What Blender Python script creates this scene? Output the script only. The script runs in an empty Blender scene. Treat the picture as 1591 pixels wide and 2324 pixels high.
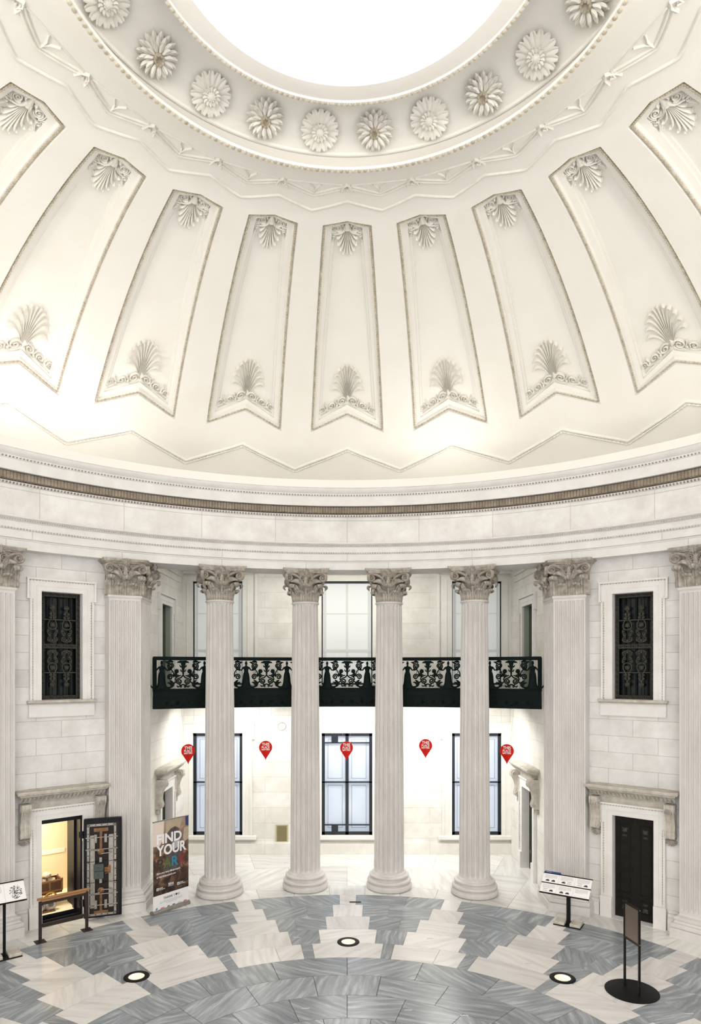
import bpy, math, random
from mathutils import Matrix, Vector
random.seed(7)
C = bpy.context.scene.collection
pi = math.pi
def rad(a): return a * pi / 180

# ------------------------------------------------------------------ camera
D, HC, FPX = 6.34, 5.02, 1497.0
cam = bpy.data.cameras.new('camera'); camo = bpy.data.objects.new('camera', cam); C.objects.link(camo)
camo.location = (0, -D, HC); camo.rotation_euler = (rad(90), 0, 0)
cam.sensor_fit = 'AUTO'; cam.sensor_width = 36; cam.lens = FPX / 2324 * 36
cam.shift_y = (1521 - 1162) / 2324; cam.shift_x = (795.5 - 788) / 2324
cam.clip_end = 200
bpy.context.scene.camera = camo

# ------------------------------------------------------------------ light
sc = bpy.context.scene
sc.view_settings.view_transform = 'Standard'; sc.view_settings.look = 'None'
sc.view_settings.gamma = 1; sc.view_settings.use_curve_mapping = False
sc.view_settings.exposure = 0.72
try:
    cy = sc.cycles; cy.use_adaptive_sampling = True; cy.adaptive_threshold = .1; cy.glossy_bounces = 2; cy.transmission_bounces = 1; cy.diffuse_bounces = 3; cy.max_bounces = 4; cy.caustics_reflective = False; cy.caustics_refractive = False
except Exception: pass
w = bpy.data.worlds.new('world'); sc.world = w; w.use_nodes = True
bg = w.node_tree.nodes['Background']; bg.inputs[0].default_value = (1.0, 1.0, 1.0, 1); bg.inputs[1].default_value = 1.35

def P(r, th, z=0): return Vector((r * math.sin(rad(th)), r * math.cos(rad(th)), z))
def area(name, loc, direction, sx, sy, power, col=(1, .95, .87), spread=180):
    l = bpy.data.lights.new(name, 'AREA'); l.shape = 'RECTANGLE'; l.size = sx; l.size_y = sy; l.energy = power; l.color = col; l.spread = rad(spread)
    o = bpy.data.objects.new(name, l); C.objects.link(o); o.location = loc
    o.rotation_euler = Vector(direction).to_track_quat('-Z', 'Y').to_euler(); return o
# up-lights lying on the ledge behind the cornice lip; unseen rear ones boosted and tilted to fill the dome
for th, p in [(-62, 9), (-47, 13), (-36, 9), (-14, 2.5), (0, 2), (14.5, 9.5), (34, 2.5), (48, 3), (64, 3), (90, 20)]+[(a, 80) for a in (115, 140, 165, 190, 215, 240)]+[(-88, 20)]:
    q = P(8.75, th, 9.22); k = .02 if abs(th) < 100 else .16; area('cornice_uplight', q, (-q.x * k, -q.y * k, 1), 1.7, .3, p, (1, .955, .88))
# lamps under the balcony floor
for x, y, p in [(-3.0, 10.4, 48), (0, 10.6, 45), (2.7, 10.3, 70)]:
    area('balcony_downlight', (x, y, 4.08), (0, .25, -1), 1.6, .7, p, (1, .98, .94))
# unseen fill light added to brighten the upper recess
area('recess_fill', (0, 9.95, 7.9), (0, .1, -1), 5.5, .6, 75, (1, .97, .90))
# warm lamp inside the vault
area('vault_lamp', (-7.0, 7.2, 2.35), (0, 0, -1), .8, .8, 46, (1, .91, .74))
# daylight falling through the dome's skylight
area('skylight_daylight', (0, 0, 13.9), (0, 0, -1), 2.6, 2.6, 60, (1, .98, .95))

# ------------------------------------------------------------------ materials
def mat(name, col, rough=.6, metal=0., col2=None, scale=4., emit=None, es=0., bump=0., spec=.5, detail=6, stretch=None):
    m = bpy.data.materials.new(name); m.use_nodes = True; nt = m.node_tree; N = nt.nodes; b = N['Principled BSDF']
    b.inputs['Roughness'].default_value = rough; b.inputs['Metallic'].default_value = metal
    b.inputs['Specular IOR Level'].default_value = spec
    b.inputs['Base Color'].default_value = (*col, 1)
    if col2 or bump:
        tc = N.new('ShaderNodeTexCoord'); mp = N.new('ShaderNodeMapping'); nz = N.new('ShaderNodeTexNoise')
        if stretch: mp.inputs['Scale'].default_value = stretch
        nt.links.new(tc.outputs['Object'], mp.inputs[0]); nt.links.new(mp.outputs[0], nz.inputs['Vector'])
        nz.inputs['Scale'].default_value = scale; nz.inputs['Detail'].default_value = detail; nz.inputs['Roughness'].default_value = .62
        if col2:
            cr = N.new('ShaderNodeValToRGB'); cr.color_ramp.elements[0].position = .35; cr.color_ramp.elements[1].position = .65
            cr.color_ramp.elements[0].color = (*col2, 1); cr.color_ramp.elements[1].color = (*col, 1)
            nt.links.new(nz.outputs['Fac'], cr.inputs[0]); nt.links.new(cr.outputs[0], b.inputs['Base Color'])
        if bump:
            bp = N.new('ShaderNodeBump'); bp.inputs['Strength'].default_value = bump; bp.inputs['Distance'].default_value = .02
            nt.links.new(nz.outputs['Fac'], bp.inputs['Height']); nt.links.new(bp.outputs[0], b.inputs['Normal'])
    if emit:
        b.inputs['Emission Color'].default_value = (*emit, 1); b.inputs['Emission Strength'].default_value = es
    return m

def brickmat(name, c1, c2, mortar, bw, bh, mode='flat', rad_=8.5, msize=.005, off=.5):
    """stone blocks with fine joints; coordinates are metres along the wall and up"""
    m = bpy.data.materials.new(name); m.use_nodes = True; nt = m.node_tree; N = nt.nodes; L = nt.links; b = N['Principled BSDF']
    b.inputs['Roughness'].default_value = .55; b.inputs['Specular IOR Level'].default_value = .35
    tc = N.new('ShaderNodeTexCoord'); sp = N.new('ShaderNodeSeparateXYZ'); cb = N.new('ShaderNodeCombineXYZ')
    L.new(tc.outputs['Object'], sp.inputs[0])
    if mode == 'cyl':
        at = N.new('ShaderNodeMath'); at.operation = 'ARCTAN2'; L.new(sp.outputs[0], at.inputs[0]); L.new(sp.outputs[1], at.inputs[1])
        mu = N.new('ShaderNodeMath'); mu.operation = 'MULTIPLY'; mu.inputs[1].default_value = rad_; L.new(at.outputs[0], mu.inputs[0]); L.new(mu.outputs[0], cb.inputs[0])
    else:
        L.new(sp.outputs[0], cb.inputs[0])
    L.new(sp.outputs[2], cb.inputs[1])
    br = N.new('ShaderNodeTexBrick'); L.new(cb.outputs[0], br.inputs['Vector'])
    br.offset = off; br.inputs['Scale'].default_value = 1; br.inputs['Brick Width'].default_value = bw; br.inputs['Row Height'].default_value = bh
    br.inputs['Mortar Size'].default_value = msize; br.inputs['Mortar Smooth'].default_value = .3
    br.inputs['Color1'].default_value = (*c1, 1); br.inputs['Color2'].default_value = (*c2, 1); br.inputs['Mortar'].default_value = (*mortar, 1)
    nz = N.new('ShaderNodeTexNoise'); nz.inputs['Scale'].default_value = 1.7; nz.inputs['Detail'].default_value = 8; nz.inputs['Roughness'].default_value = .65
    L.new(tc.outputs['Object'], nz.inputs['Vector'])
    cr = N.new('ShaderNodeValToRGB'); cr.color_ramp.elements[0].position = .3; cr.color_ramp.elements[1].position = .62
    cr.color_ramp.elements[0].color = (.80, .785, .765, 1); cr.color_ramp.elements[1].color = (1, 1, 1, 1); L.new(nz.outputs['Fac'], cr.inputs[0])
    mx = N.new('ShaderNodeMixRGB'); mx.blend_type = 'MULTIPLY'; mx.inputs[0].default_value = 1
    L.new(br.outputs['Color'], mx.inputs[1]); L.new(cr.outputs[0], mx.inputs[2]); L.new(mx.outputs[0], b.inputs['Base Color'])
    bp = N.new('ShaderNodeBump'); bp.inputs['Strength'].default_value = .35; bp.inputs['Distance'].default_value = .01; bp.invert = True
    L.new(br.outputs['Fac'], bp.inputs['Height']); L.new(bp.outputs[0], b.inputs['Normal'])
    return m

def marble(name, dark, light, vein, scale, rough=.22, spread=(.3, .7)):
    """streaked marble whose streak direction and tone change from slab to slab"""
    m = bpy.data.materials.new(name); m.use_nodes = True; nt = m.node_tree; N = nt.nodes; L = nt.links; b = N['Principled BSDF']
    b.inputs['Roughness'].default_value = rough; b.inputs['Specular IOR Level'].default_value = .45
    geo = N.new('ShaderNodeNewGeometry'); tc = N.new('ShaderNodeTexCoord')
    mu = N.new('ShaderNodeMath'); mu.operation = 'MULTIPLY'; mu.inputs[1].default_value = 6.28; L.new(geo.outputs['Random Per Island'], mu.inputs[0])
    vr = N.new('ShaderNodeVectorRotate'); vr.rotation_type = 'Z_AXIS'; L.new(tc.outputs['Object'], vr.inputs['Vector']); L.new(mu.outputs[0], vr.inputs['Angle'])
    nw = N.new('ShaderNodeTexNoise'); nw.inputs['Scale'].default_value = 1.6; nw.inputs['Detail'].default_value = 3; L.new(vr.outputs[0], nw.inputs['Vector'])
    ad = N.new('ShaderNodeMixRGB'); ad.blend_type = 'ADD'; ad.inputs[0].default_value = .16; L.new(vr.outputs[0], ad.inputs[1]); L.new(nw.outputs['Color'], ad.inputs[2])
    mp = N.new('ShaderNodeMapping'); mp.inputs['Scale'].default_value = (.9, 8.5, 1.0); L.new(ad.outputs[0], mp.inputs[0])
    nz = N.new('ShaderNodeTexNoise'); nz.inputs['Scale'].default_value = scale; nz.inputs['Detail'].default_value = 9; nz.inputs['Roughness'].default_value = .62; L.new(mp.outputs[0], nz.inputs['Vector'])
    cr = N.new('ShaderNodeValToRGB'); e = cr.color_ramp.elements
    e[0].position = spread[0]; e[0].color = (*dark, 1); e[1].position = spread[1]; e[1].color = (*vein, 1)
    k = e.new(.52); k.color = (*light, 1); L.new(nz.outputs['Fac'], cr.inputs[0])
    mr = N.new('ShaderNodeMapRange'); mr.inputs[3].default_value = .86; mr.inputs[4].default_value = 1.08; L.new(geo.outputs['Random Per Island'], mr.inputs[0])
    mx = N.new('ShaderNodeMixRGB'); mx.blend_type = 'MULTIPLY'; mx.inputs[0].default_value = 1; L.new(cr.outputs[0], mx.inputs[1]); L.new(mr.outputs[0], mx.inputs[2])
    L.new(mx.outputs[0], b.inputs['Base Color'])
    return m

M = {}
M['plaster'] = mat('dome_plaster', (.875, .85, .80), .7, col2=(.855, .825, .77), scale=1.3, spec=.2)
M['plaster_shaded'] = mat('shaded_dirty_plaster', (.62, .56, .45), .75, col2=(.40, .34, .25), scale=9, spec=.2)  # bead dirt, plus the shade of their unlit edges painted as darker plaster
M['plaster_orn'] = mat('ornament_plaster', (.87, .84, .78), .7, col2=(.80, .765, .69), scale=7, spec=.2)
M['wall'] = brickmat('wall_blocks', (.81, .795, .785), (.72, .705, .70), (.50, .46, .41), .95, .335)
M['wall_recess'] = brickmat('recess_blocks', (.82, .805, .755), (.76, .745, .69), (.62, .585, .51), 1.5, .42)
M['frieze'] = brickmat('frieze_blocks', (.87, .85, .825), (.80, .78, .755), (.58, .53, .45), 1.6, 2.1, 'cyl', off=0, msize=.006)
M['stone'] = mat('pale_stone', (.79, .77, .75), .5, col2=(.71, .69, .665), scale=2.6, spec=.35)
M['stone_col'] = mat('column_marble', (.665, .635, .61), .5, col2=(.58, .55, .525), scale=2.0, spec=.35, stretch=(1.5, 1.5, .6))
M['stone_cap'] = mat('capital_stone', (.52, .475, .42), .65, col2=(.27, .235, .195), scale=9, spec=.2)
M['stone_pil'] = mat('pilaster_marble', (.70, .67, .645), .5, col2=(.62, .59, .565), scale=2.0, spec=.35, stretch=(1.5, 1.5, .6))
M['stone_dirty'] = mat('weathered_stone', (.60, .56, .50), .65, col2=(.42, .385, .33), scale=8, spec=.25)
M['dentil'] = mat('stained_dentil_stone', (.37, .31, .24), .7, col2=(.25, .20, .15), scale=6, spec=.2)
M['dentil_dark'] = mat('shaded_dirty_stone', (.13, .10, .075), .8, col2=(.09, .07, .05), scale=6, spec=.1)  # dirt brown, darkened further to paint shade into the dentil gaps
M['gray'] = marble('gray_marble', (.165, .183, .20), (.27, .294, .317), (.46, .485, .505), 1.5)
M['white'] = marble('white_marble', (.55, .525, .505), (.72, .695, .675), (.78, .76, .74), .9, spread=(.25, .75))
M['pale'] = marble('pale_marble', (.62, .61, .58), (.76, .75, .72), (.84, .83, .80), .9)
M['grout'] = mat('dark_grout', (.10, .105, .11), .9)
M['iron'] = mat('green_black_iron', (.0028, .0080, .0070), .6, 0, col2=(.004, .0105, .0092), scale=9, spec=.10)
M['bronze'] = mat('worn_bronze', (.085, .078, .056), .5, .2, col2=(.035, .038, .030), scale=30, spec=.3)
M['bronze_dark'] = mat('dark_bronze', (.0125, .0115, .0085), .5, 0, col2=(.008, .0075, .006), scale=5, spec=.14)
M['dark'] = mat('dark_void', (.004, .007, .006), .6, spec=.15)
M['glassdark'] = mat('dark_glass', (.004, .007, .007), .25, spec=.2)
M['black'] = mat('black_metal', (.005, .005, .005), .5, spec=.15)
M['blackbrown'] = mat('brown_black_metal', (.030, .022, .019), .5, spec=.2)
M['brownboard'] = mat('brown_board', (.085, .062, .050), .5, col2=(.075, .054, .044), scale=5)
M['blind'] = mat('white_blind', (.66, .675, .665), .8, emit=(.93, .96, .97), es=.12)
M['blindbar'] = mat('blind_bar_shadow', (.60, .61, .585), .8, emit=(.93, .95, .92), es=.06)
M['pane'] = mat('pale_blue_pane', (.35, .38, .42), .15, emit=(.58, .67, .82), es=.31)
M['pane_line'] = mat('pane_line_gray', (.22, .24, .27), .5)
M['wframe'] = mat('blue_black_frame', (.006, .010, .016), .3)
M['red'] = mat('pin_red', (.60, .016, .007), .5, spec=.1)
M['red_dark'] = mat('pin_red_dark', (.52, .012, .006), .5, spec=.1)
M['paper'] = mat('white_print', (.84, .82, .82), .5)
M['ink'] = mat('dark_ink', (.03, .03, .035), .6)
M['inkgray'] = mat('gray_ink', (.50, .50, .52), .6)
M['wire'] = mat('thin_wire', (.45, .44, .42), .5)
M['wood'] = mat('handrail_wood', (.36, .18, .07), .4, col2=(.30, .14, .05), scale=12, stretch=(1, 8, 8))
M['wooddark'] = mat('cart_wood', (.16, .07, .03), .5, col2=(.08, .035, .015), scale=14, stretch=(1, 6, 6))
M['steel'] = mat('dull_steel', (.36, .34, .31), .4, .6, col2=(.26, .24, .21), scale=12)
M['brass'] = mat('old_brass', (.25, .13, .06), .45, .6, col2=(.16, .08, .04), scale=12)
M['lockgreen'] = mat('green_lock_box', (.05, .065, .06), .5)
M['vaultblack'] = mat('vault_black', (.007, .008, .012), .45, spec=.2)
M['vaultbrown'] = mat('vault_inner_plate', (.020, .014, .012), .5, spec=.2)
M['vaultwall'] = mat('vault_plaster', (.84, .74, .54), .8)
M['cloth'] = mat('canvas_sack', (.74, .66, .54), .9, col2=(.62, .53, .42), scale=12, bump=.3)
M['gold'] = mat('yellow_wheel_paint', (.55, .32, .04), .5)
M['blue'] = mat('blue_tab', (.020, .055, .26), .4)
M['lens'] = mat('lit_lens', (.5, .45, .34), .3, emit=(1, .84, .52), es=.55)
M['sky'] = mat('daylit_glass', (.9, .9, .9), .5, emit=(1, 1, 1), es=.9)
M['brass_grille'] = mat('brass_vent', (.48, .42, .22), .45, .3)
M['sage'] = mat('sage_reveal', (.36, .40, .33), .6)
M['green_door'] = mat('dark_green_door', (.030, .042, .024), .4)

# ------------------------------------------------------------------ mesh builder
class MB:
    def __init__(s): s.v = []; s.f = []
    def add(s, vs, fs):
        n = len(s.v); s.v += [tuple(v) for v in vs]; s.f += [tuple(i + n for i in f) for f in fs]; return s
    def box(s, x0, x1, y0, y1, z0, z1, T=None):
        vs = [(x, y, z) for x in (x0, x1) for y in (y0, y1) for z in (z0, z1)]
        if T: vs = [T(*v) for v in vs]
        return s.add(vs, [(0, 1, 3, 2), (4, 6, 7, 5), (0, 4, 5, 1), (2, 3, 7, 6), (0, 2, 6, 4), (1, 5, 7, 3)])
    def bbox(s, x0, x1, y0, y1, z0, z1, b=.01):
        """box with chamfered vertical and top/bottom front edges (octagonal loft)"""
        rings = []
        for z, i in ((z0, b), (z0 + b, 0), (z1 - b, 0), (z1, b)):
            rings.append([(x0 + b + i * .0, y0 + i, z), (x1 - b, y0 + i, z), (x1 - i, y0 + b, z), (x1 - i, y1 - b, z), (x1 - b, y1 - i, z), (x0 + b, y1 - i, z), (x0 + i, y1 - b, z), (x0 + i, y0 + b, z)])
        return s.loft(rings)
    def loft(s, rings, caps=True, closed=True):
        n = len(rings[0]); vs = [p for r in rings for p in r]; fs = []
        for k in range(len(rings) - 1):
            for i in range(n if closed else n - 1):
                j = (i + 1) % n; fs.append((k * n + i, k * n + j, (k + 1) * n + j, (k + 1) * n + i))
        if caps and closed: fs.append(tuple(range(n - 1, -1, -1))); fs.append(tuple((len(rings) - 1) * n + i for i in range(n)))
        return s.add(vs, fs)
    def lathe(s, prof, n=32, T=None, caps=True):
        rings = []
        for r, z in prof:
            ring = [(r * math.cos(2 * pi * i / n), r * math.sin(2 * pi * i / n), z) for i in range(n)]
            rings.append([T(*p) for p in ring] if T else ring)
        return s.loft(rings, caps)
    def tube(s, path, r, n=6, caps=True):
        path = [Vector(p) for p in path]; rings = []; m = len(path)
        rr = r if hasattr(r, '__len__') else [r] * m
        t0 = (path[1] - path[0]).normalized(); up = Vector((0, 0, 1)) if abs(t0.z) < .9 else Vector((0, 1, 0))
        for k in range(m):
            t = (path[min(k + 1, m - 1)] - path[max(k - 1, 0)])
            t = t.normalized() if t.length > 1e-9 else t0
            a = up - t * up.dot(t)
            if a.length < 1e-4: a = Vector((1, 0, 0)) - t * t.x
            a.normalize(); b = t.cross(a); up = a
            rings.append([tuple(path[k] + (a * math.cos(2 * pi * i / n) + b * math.sin(2 * pi * i / n)) * rr[k]) for i in range(n)])
        return s.loft(rings, caps)
    def relief(s, path, w, h, T):
        """rounded raised ribbon along a 2D path; T(x, y, height) gives 3D"""
        m = len(path); ws = w if hasattr(w, '__len__') else [w] * m; hs = h if hasattr(h, '__len__') else [h] * m
        rings = []
        for k in range(m):
            a, b = path[max(k - 1, 0)], path[min(k + 1, m - 1)]; dx, dy = b[0] - a[0], b[1] - a[1]; l = math.hypot(dx, dy) or 1
            nx, ny = -dy / l, dx / l; x, y = path[k]
            rings.append([T(x + nx * q * ws[k], y + ny * q * ws[k], g * hs[k]) for q, g in ((-1, 0), (-.75, .7), (0, 1), (.75, .7), (1, 0))])
        return s.loft(rings, caps=True, closed=True)
    def ball(s, c, rx, ry=None, rz=None, n=8, m=5, T=None):
        ry = ry or rx; rz = rz or rx; vs = [(c[0], c[1], c[2] - rz)]; fs = []
        for j in range(1, m):
            a = -pi / 2 + pi * j / m
            for i in range(n): vs.append((c[0] + rx * math.cos(a) * math.cos(2 * pi * i / n), c[1] + ry * math.cos(a) * math.sin(2 * pi * i / n), c[2] + rz * math.sin(a)))
        vs.append((c[0], c[1], c[2] + rz)); top = len(vs) - 1
        for i in range(n):
            k = (i + 1) % n; fs.append((0, 1 + k, 1 + i)); fs.append((top, 1 + (m - 2) * n + i, 1 + (m - 2) * n + k))
            for j in range(m - 2): fs.append((1 + j * n + i, 1 + j * n + k, 1 + (j + 1) * n + k, 1 + (j + 1) * n + i))
        if T: vs = [T(*v) for v in vs]
        return s.add(vs, fs)
    def poly(s, pts, T, h0, h1):
        """flat outline extruded from h0 to h1"""
        n = len(pts); vs = [T(x, y, h0) for x, y in pts] + [T(x, y, h1) for x, y in pts]
        return s.add(vs, [tuple(range(n - 1, -1, -1)), tuple(range(n, 2 * n))] + [(i, (i + 1) % n, n + (i + 1) % n, n + i) for i in range(n)])
    def build(s, name, m, parent=None, smooth=True, angle=40):
        me = bpy.data.meshes.new(name); me.from_pydata(s.v, [], s.f); me.materials.append(M[m] if isinstance(m, str) else m)
        import bmesh
        b = bmesh.new(); b.from_mesh(me); bmesh.ops.recalc_face_normals(b, faces=b.faces)
        if smooth:
            lim = rad(angle)
            for f in b.faces: f.smooth = True
            for e in b.edges:
                if len(e.link_faces) == 2 and e.calc_face_angle(0) > lim: e.smooth = False
        b.to_mesh(me); b.free()
        o = bpy.data.objects.new(name, me); C.objects.link(o)
        if parent: o.parent = parent
        return o

def thing(name, label, cat, loc=(0, 0, 0), rz=0., group=None, mtx=None):
    o = bpy.data.objects.new(name, None); C.objects.link(o); o.empty_display_size = .1
    if mtx is not None: o.matrix_world = mtx
    else: o.location = loc; o.rotation_euler = (0, 0, rz)
    o['label'] = label; o['category'] = cat
    if group: o['group'] = group
    return o
def tag(o, label, cat, group=None):
    o['label'] = label; o['category'] = cat
    if group: o['group'] = group
    return o
def struct(o): o['kind'] = 'structure'; return o
def copy_tree(o, parent=None):
    c = o.copy(); C.objects.link(c)
    if parent: c.parent = parent
    for ch in list(o.children): copy_tree(ch, c)
    return c
def dup(o, label, loc=None, rz=None, mtx=None):
    c = copy_tree(o)
    if mtx is not None: c.matrix_world = mtx
    else: c.location = loc; c.rotation_euler = (0, 0, rz)
    c['label'] = label; return c
def struct_root(name, loc=(0, 0, 0), rz=0.):
    o = bpy.data.objects.new(name, None); C.objects.link(o); o.location = loc; o.rotation_euler = (0, 0, rz); o['kind'] = 'structure'; return o

# 2D path helpers
def bez(a, b, c, d, n=10):
    return [tuple((1 - t) ** 3 * a[i] + 3 * (1 - t) ** 2 * t * b[i] + 3 * (1 - t) * t * t * c[i] + t ** 3 * d[i] for i in range(len(a))) for t in [k / n for k in range(n + 1)]]
def spiral(cx, cy, r0, r1, a0, turns, n=22):
    return [(cx + (r0 + (r1 - r0) * k / n) * math.cos(a0 + 2 * pi * turns * k / n), cy + (r0 + (r1 - r0) * k / n) * math.sin(a0 + 2 * pi * turns * k / n)) for k in range(n + 1)]
def mir(p): return [(-x, y) for x, y in p]
def scl(p, s, dx=0, dy=0, sy=None): return [(x * s + dx, y * (sy or s) + dy) for x, y in p]
def taper(n, w, tip=.25): return [w * (1 - (1 - tip) * k / n) for k in range(n + 1)]
def leafw(n, w): return [max(.12 * w, w * math.sin(pi * min(1, (k / n) * .9 + .1)) ** .7) for k in range(n + 1)]

def text_fit(body, x0, x1, z0, z1, T, m, parent, name='lettering', bold=0.02, h=.002):
    cu = bpy.data.curves.new('t', 'FONT'); cu.body = body; cu.size = 1; cu.offset = bold; cu.resolution_u = 3; cu.extrude = .5
    o = bpy.data.objects.new('t', cu); C.objects.link(o)
    dg = bpy.context.evaluated_depsgraph_get(); me = bpy.data.meshes.new_from_object(o.evaluated_get(dg))
    bpy.data.objects.remove(o); bpy.data.curves.remove(cu)
    xs = [v.co.x for v in me.vertices]; ys = [v.co.y for v in me.vertices]; a, b, c, d = min(xs), max(xs), min(ys), max(ys)
    for v in me.vertices:
        x = x0 + (v.co.x - a) / (b - a) * (x1 - x0); z = z0 + (v.co.y - c) / (d - c) * (z1 - z0)
        v.co = T(x, z, h * (v.co.z + .5) + .0004)
    me.materials.clear(); me.materials.append(M[m] if isinstance(m, str) else m); me.name = name
    t = bpy.data.objects.new(name, me); C.objects.link(t)
    if parent: t.parent = parent
    return t
def front(y0=0.): return lambda x, z, h: (x, y0 - h, z)

def revolve(prof, a0, a1, n):
    mb = MB(); m = len(prof)
    for k in range(n + 1):
        th = a0 + (a1 - a0) * k / n
        for r, z in prof: mb.v.append(tuple(P(r, th, z)))
    for k in range(n):
        for j in range(m - 1): mb.f.append((k * m + j, k * m + j + 1, (k + 1) * m + j + 1, (k + 1) * m + j))
    return mb

# ================================================================== FLOOR
OY = .97
def Pc(r, th, z=0): return (r * math.sin(rad(th)), OY + r * math.cos(rad(th)), z)
def slab(mb, r0, r1, a0, a1, gap=.004, z0=-.03, z1=0.):
    r0 += gap; r1 -= gap; n = max(1, int(abs(a1 - a0) / 1.5)); g0 = math.degrees(gap / max(r0, .3)); g1 = math.degrees(gap / r1)
    out = [(r1, a0 + g1 + (a1 - a0 - 2 * g1) * k / n) for k in range(n + 1)]; inn = [(r0, a0 + g0 + (a1 - a0 - 2 * g0) * k / n) for k in range(n + 1)]
    ring = out + inn[::-1]; m = len(ring)
    vs = [Pc(r, a, z1) for r, a in ring] + [Pc(r, a, z0) for r, a in ring]
    fs = [(k, k + 1, m - 2 - k, m - 1 - k) for k in range(n)] + [(i, (i + 1) % m, m + (i + 1) % m, m + i) for i in range(m)]
    mb.add(vs, fs)
fl = MB(); fl.add([(x, y, -.012) for x, y in ((-14, -13), (14, -13), (14, 12.4), (-14, 12.4))], [(0, 1, 2, 3)])
floor = struct(fl.build('floor', 'grout', smooth=False))
gray, white, pale = MB(), MB(), MB()
rows = [7.43, 6.81, 6.14, 5.48, 4.84, 4.22]; half = [1.45, 2.75, 4.25, 5.95, 7.8]
for k in range(20):
    c = 18 * k + .1
    for i in range(5):
        h = half[i]
        if i == 4 and k % 3 == 1:
            slab(white, rows[i + 1], rows[i], c - h, c + 2.1, .0025); slab(white, rows[i + 1], rows[i], c + 2.1, c + h, .0025)
        else: slab(white, rows[i + 1], rows[i], c - h, c + h, .0025)
        if i < 3:
            mid = c + 9 + (1.5 if i == 1 else -1.2) * (1 if k % 2 else -1)
            slab(gray, rows[i + 1], rows[i], c + h, mid, .0012); slab(gray, rows[i + 1], rows[i], mid, c + 18 - h, .0012)
        else: slab(gray, rows[i + 1], rows[i], c + h, c + 18 - h, .0025)
ring_r = [4.22, 3.55, 2.88, 2.21, 1.54, .8, .02]
for i in range(6):
    o = 0 if i % 2 == 0 else 9
    for k in range(20):
        if i > 3 and k % 2: continue
        slab(gray, ring_r[i + 1], ring_r[i], 18 * k + o, 18 * (k + (1 if i <= 3 else 2)) + o, .0045)
for k in range(60):
    slab(pale, 7.43, 8.06, 6 * k + 3, 6 * k + 9, .003)
for k in range(40):
    slab(pale, 8.06, 9.6, 9 * k, 9 * k + 9, .002)
    slab(pale, 9.6, 12.9, 9 * k + 4, 9 * k + 13, .002)
gray.build('gray_marble_paving', 'gray', floor, smooth=False); white.build('white_marble_paving', 'white', floor, smooth=False); pale.build('pale_marble_paving', 'pale', floor, smooth=False)
plate = MB(); plate.box(.05, .30, 7.90, 7.97, .0, .006); plate.build('floor_outlet', 'blackbrown', floor)
slots = MB()
for x, y in [(-.95, 6.05), (.18, 5.5), (1.55, 6.0), (-4.05, 4.55), (-3.4, 3.75), (-2.55, 5.3), (3.1, 4.95), (4.05, 4.15), (-.62, 3.45), (.9, 3.4), (-.1, 3.25), (1.7, 3.25), (-1.6, 10.9), (1.9, 10.7), (4.0, 10.6), (5.0, 3.3)]:
    slots.box(x - .06, x + .06, y - .012, y + .012, 0, .003)
slots.build('cover_slot', 'inkgray', floor)

# ================================================================== WALLS
def wall_plate(mb, s0, s1, z0, z1, holes, th):
    """vertical slab, front at y=0, with rectangular openings (s0,s1,z0,z1)"""
    xs = sorted({s0, s1} | {h[0] for h in holes} | {h[1] for h in holes}); zs = sorted({z0, z1} | {h[2] for h in holes} | {h[3] for h in holes})
    for i in range(len(xs) - 1):
        for j in range(len(zs) - 1):
            a, b, c, d = xs[i], xs[i + 1], zs[j], zs[j + 1]
            if any(h[0] <= a and b <= h[1] and h[2] <= c and d <= h[3] for h in holes): continue
            mb.box(a, b, 0, th, c, d)
def bay_frame(th, r=8.9): q = P(r, th); return (q.x, q.y, 0), -rad(th)
BAY = 39.85
DOOR = (-.385, .40, -.03, 2.08); WIN = (-.385, .395, 4.43, 6.57)
bays = {}
for side, th in (('left', -BAY), ('right', BAY)):
    loc, rz = bay_frame(th)
    mb = MB(); wall_plate(mb, *((-.90, .865) if th < 0 else (-.865, .90)), -.05, 7.30, [DOOR, WIN], .42)
    for a, b in ((-.85, -.64), (.66, .85)): mb.box(a, b, -.07, 0, 0, .26); mb.box(a, b, -.05, 0, .26, .32); mb.box(a, b, -.03, 0, .32, .39)
    o = struct(mb.build('wall_' + side, 'wall', smooth=False)); o.location = loc; o.rotation_euler = (0, 0, rz)
    bays[side] = (loc, rz)
for side, a0, a1 in (('rear_left', -100, -46.5), ('rear_right', 46.5, 100)):
    struct(revolve([(8.92, -.05), (8.92, 7.36)], a0, a1, 24).build('wall_' + side, 'frieze'))

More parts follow.
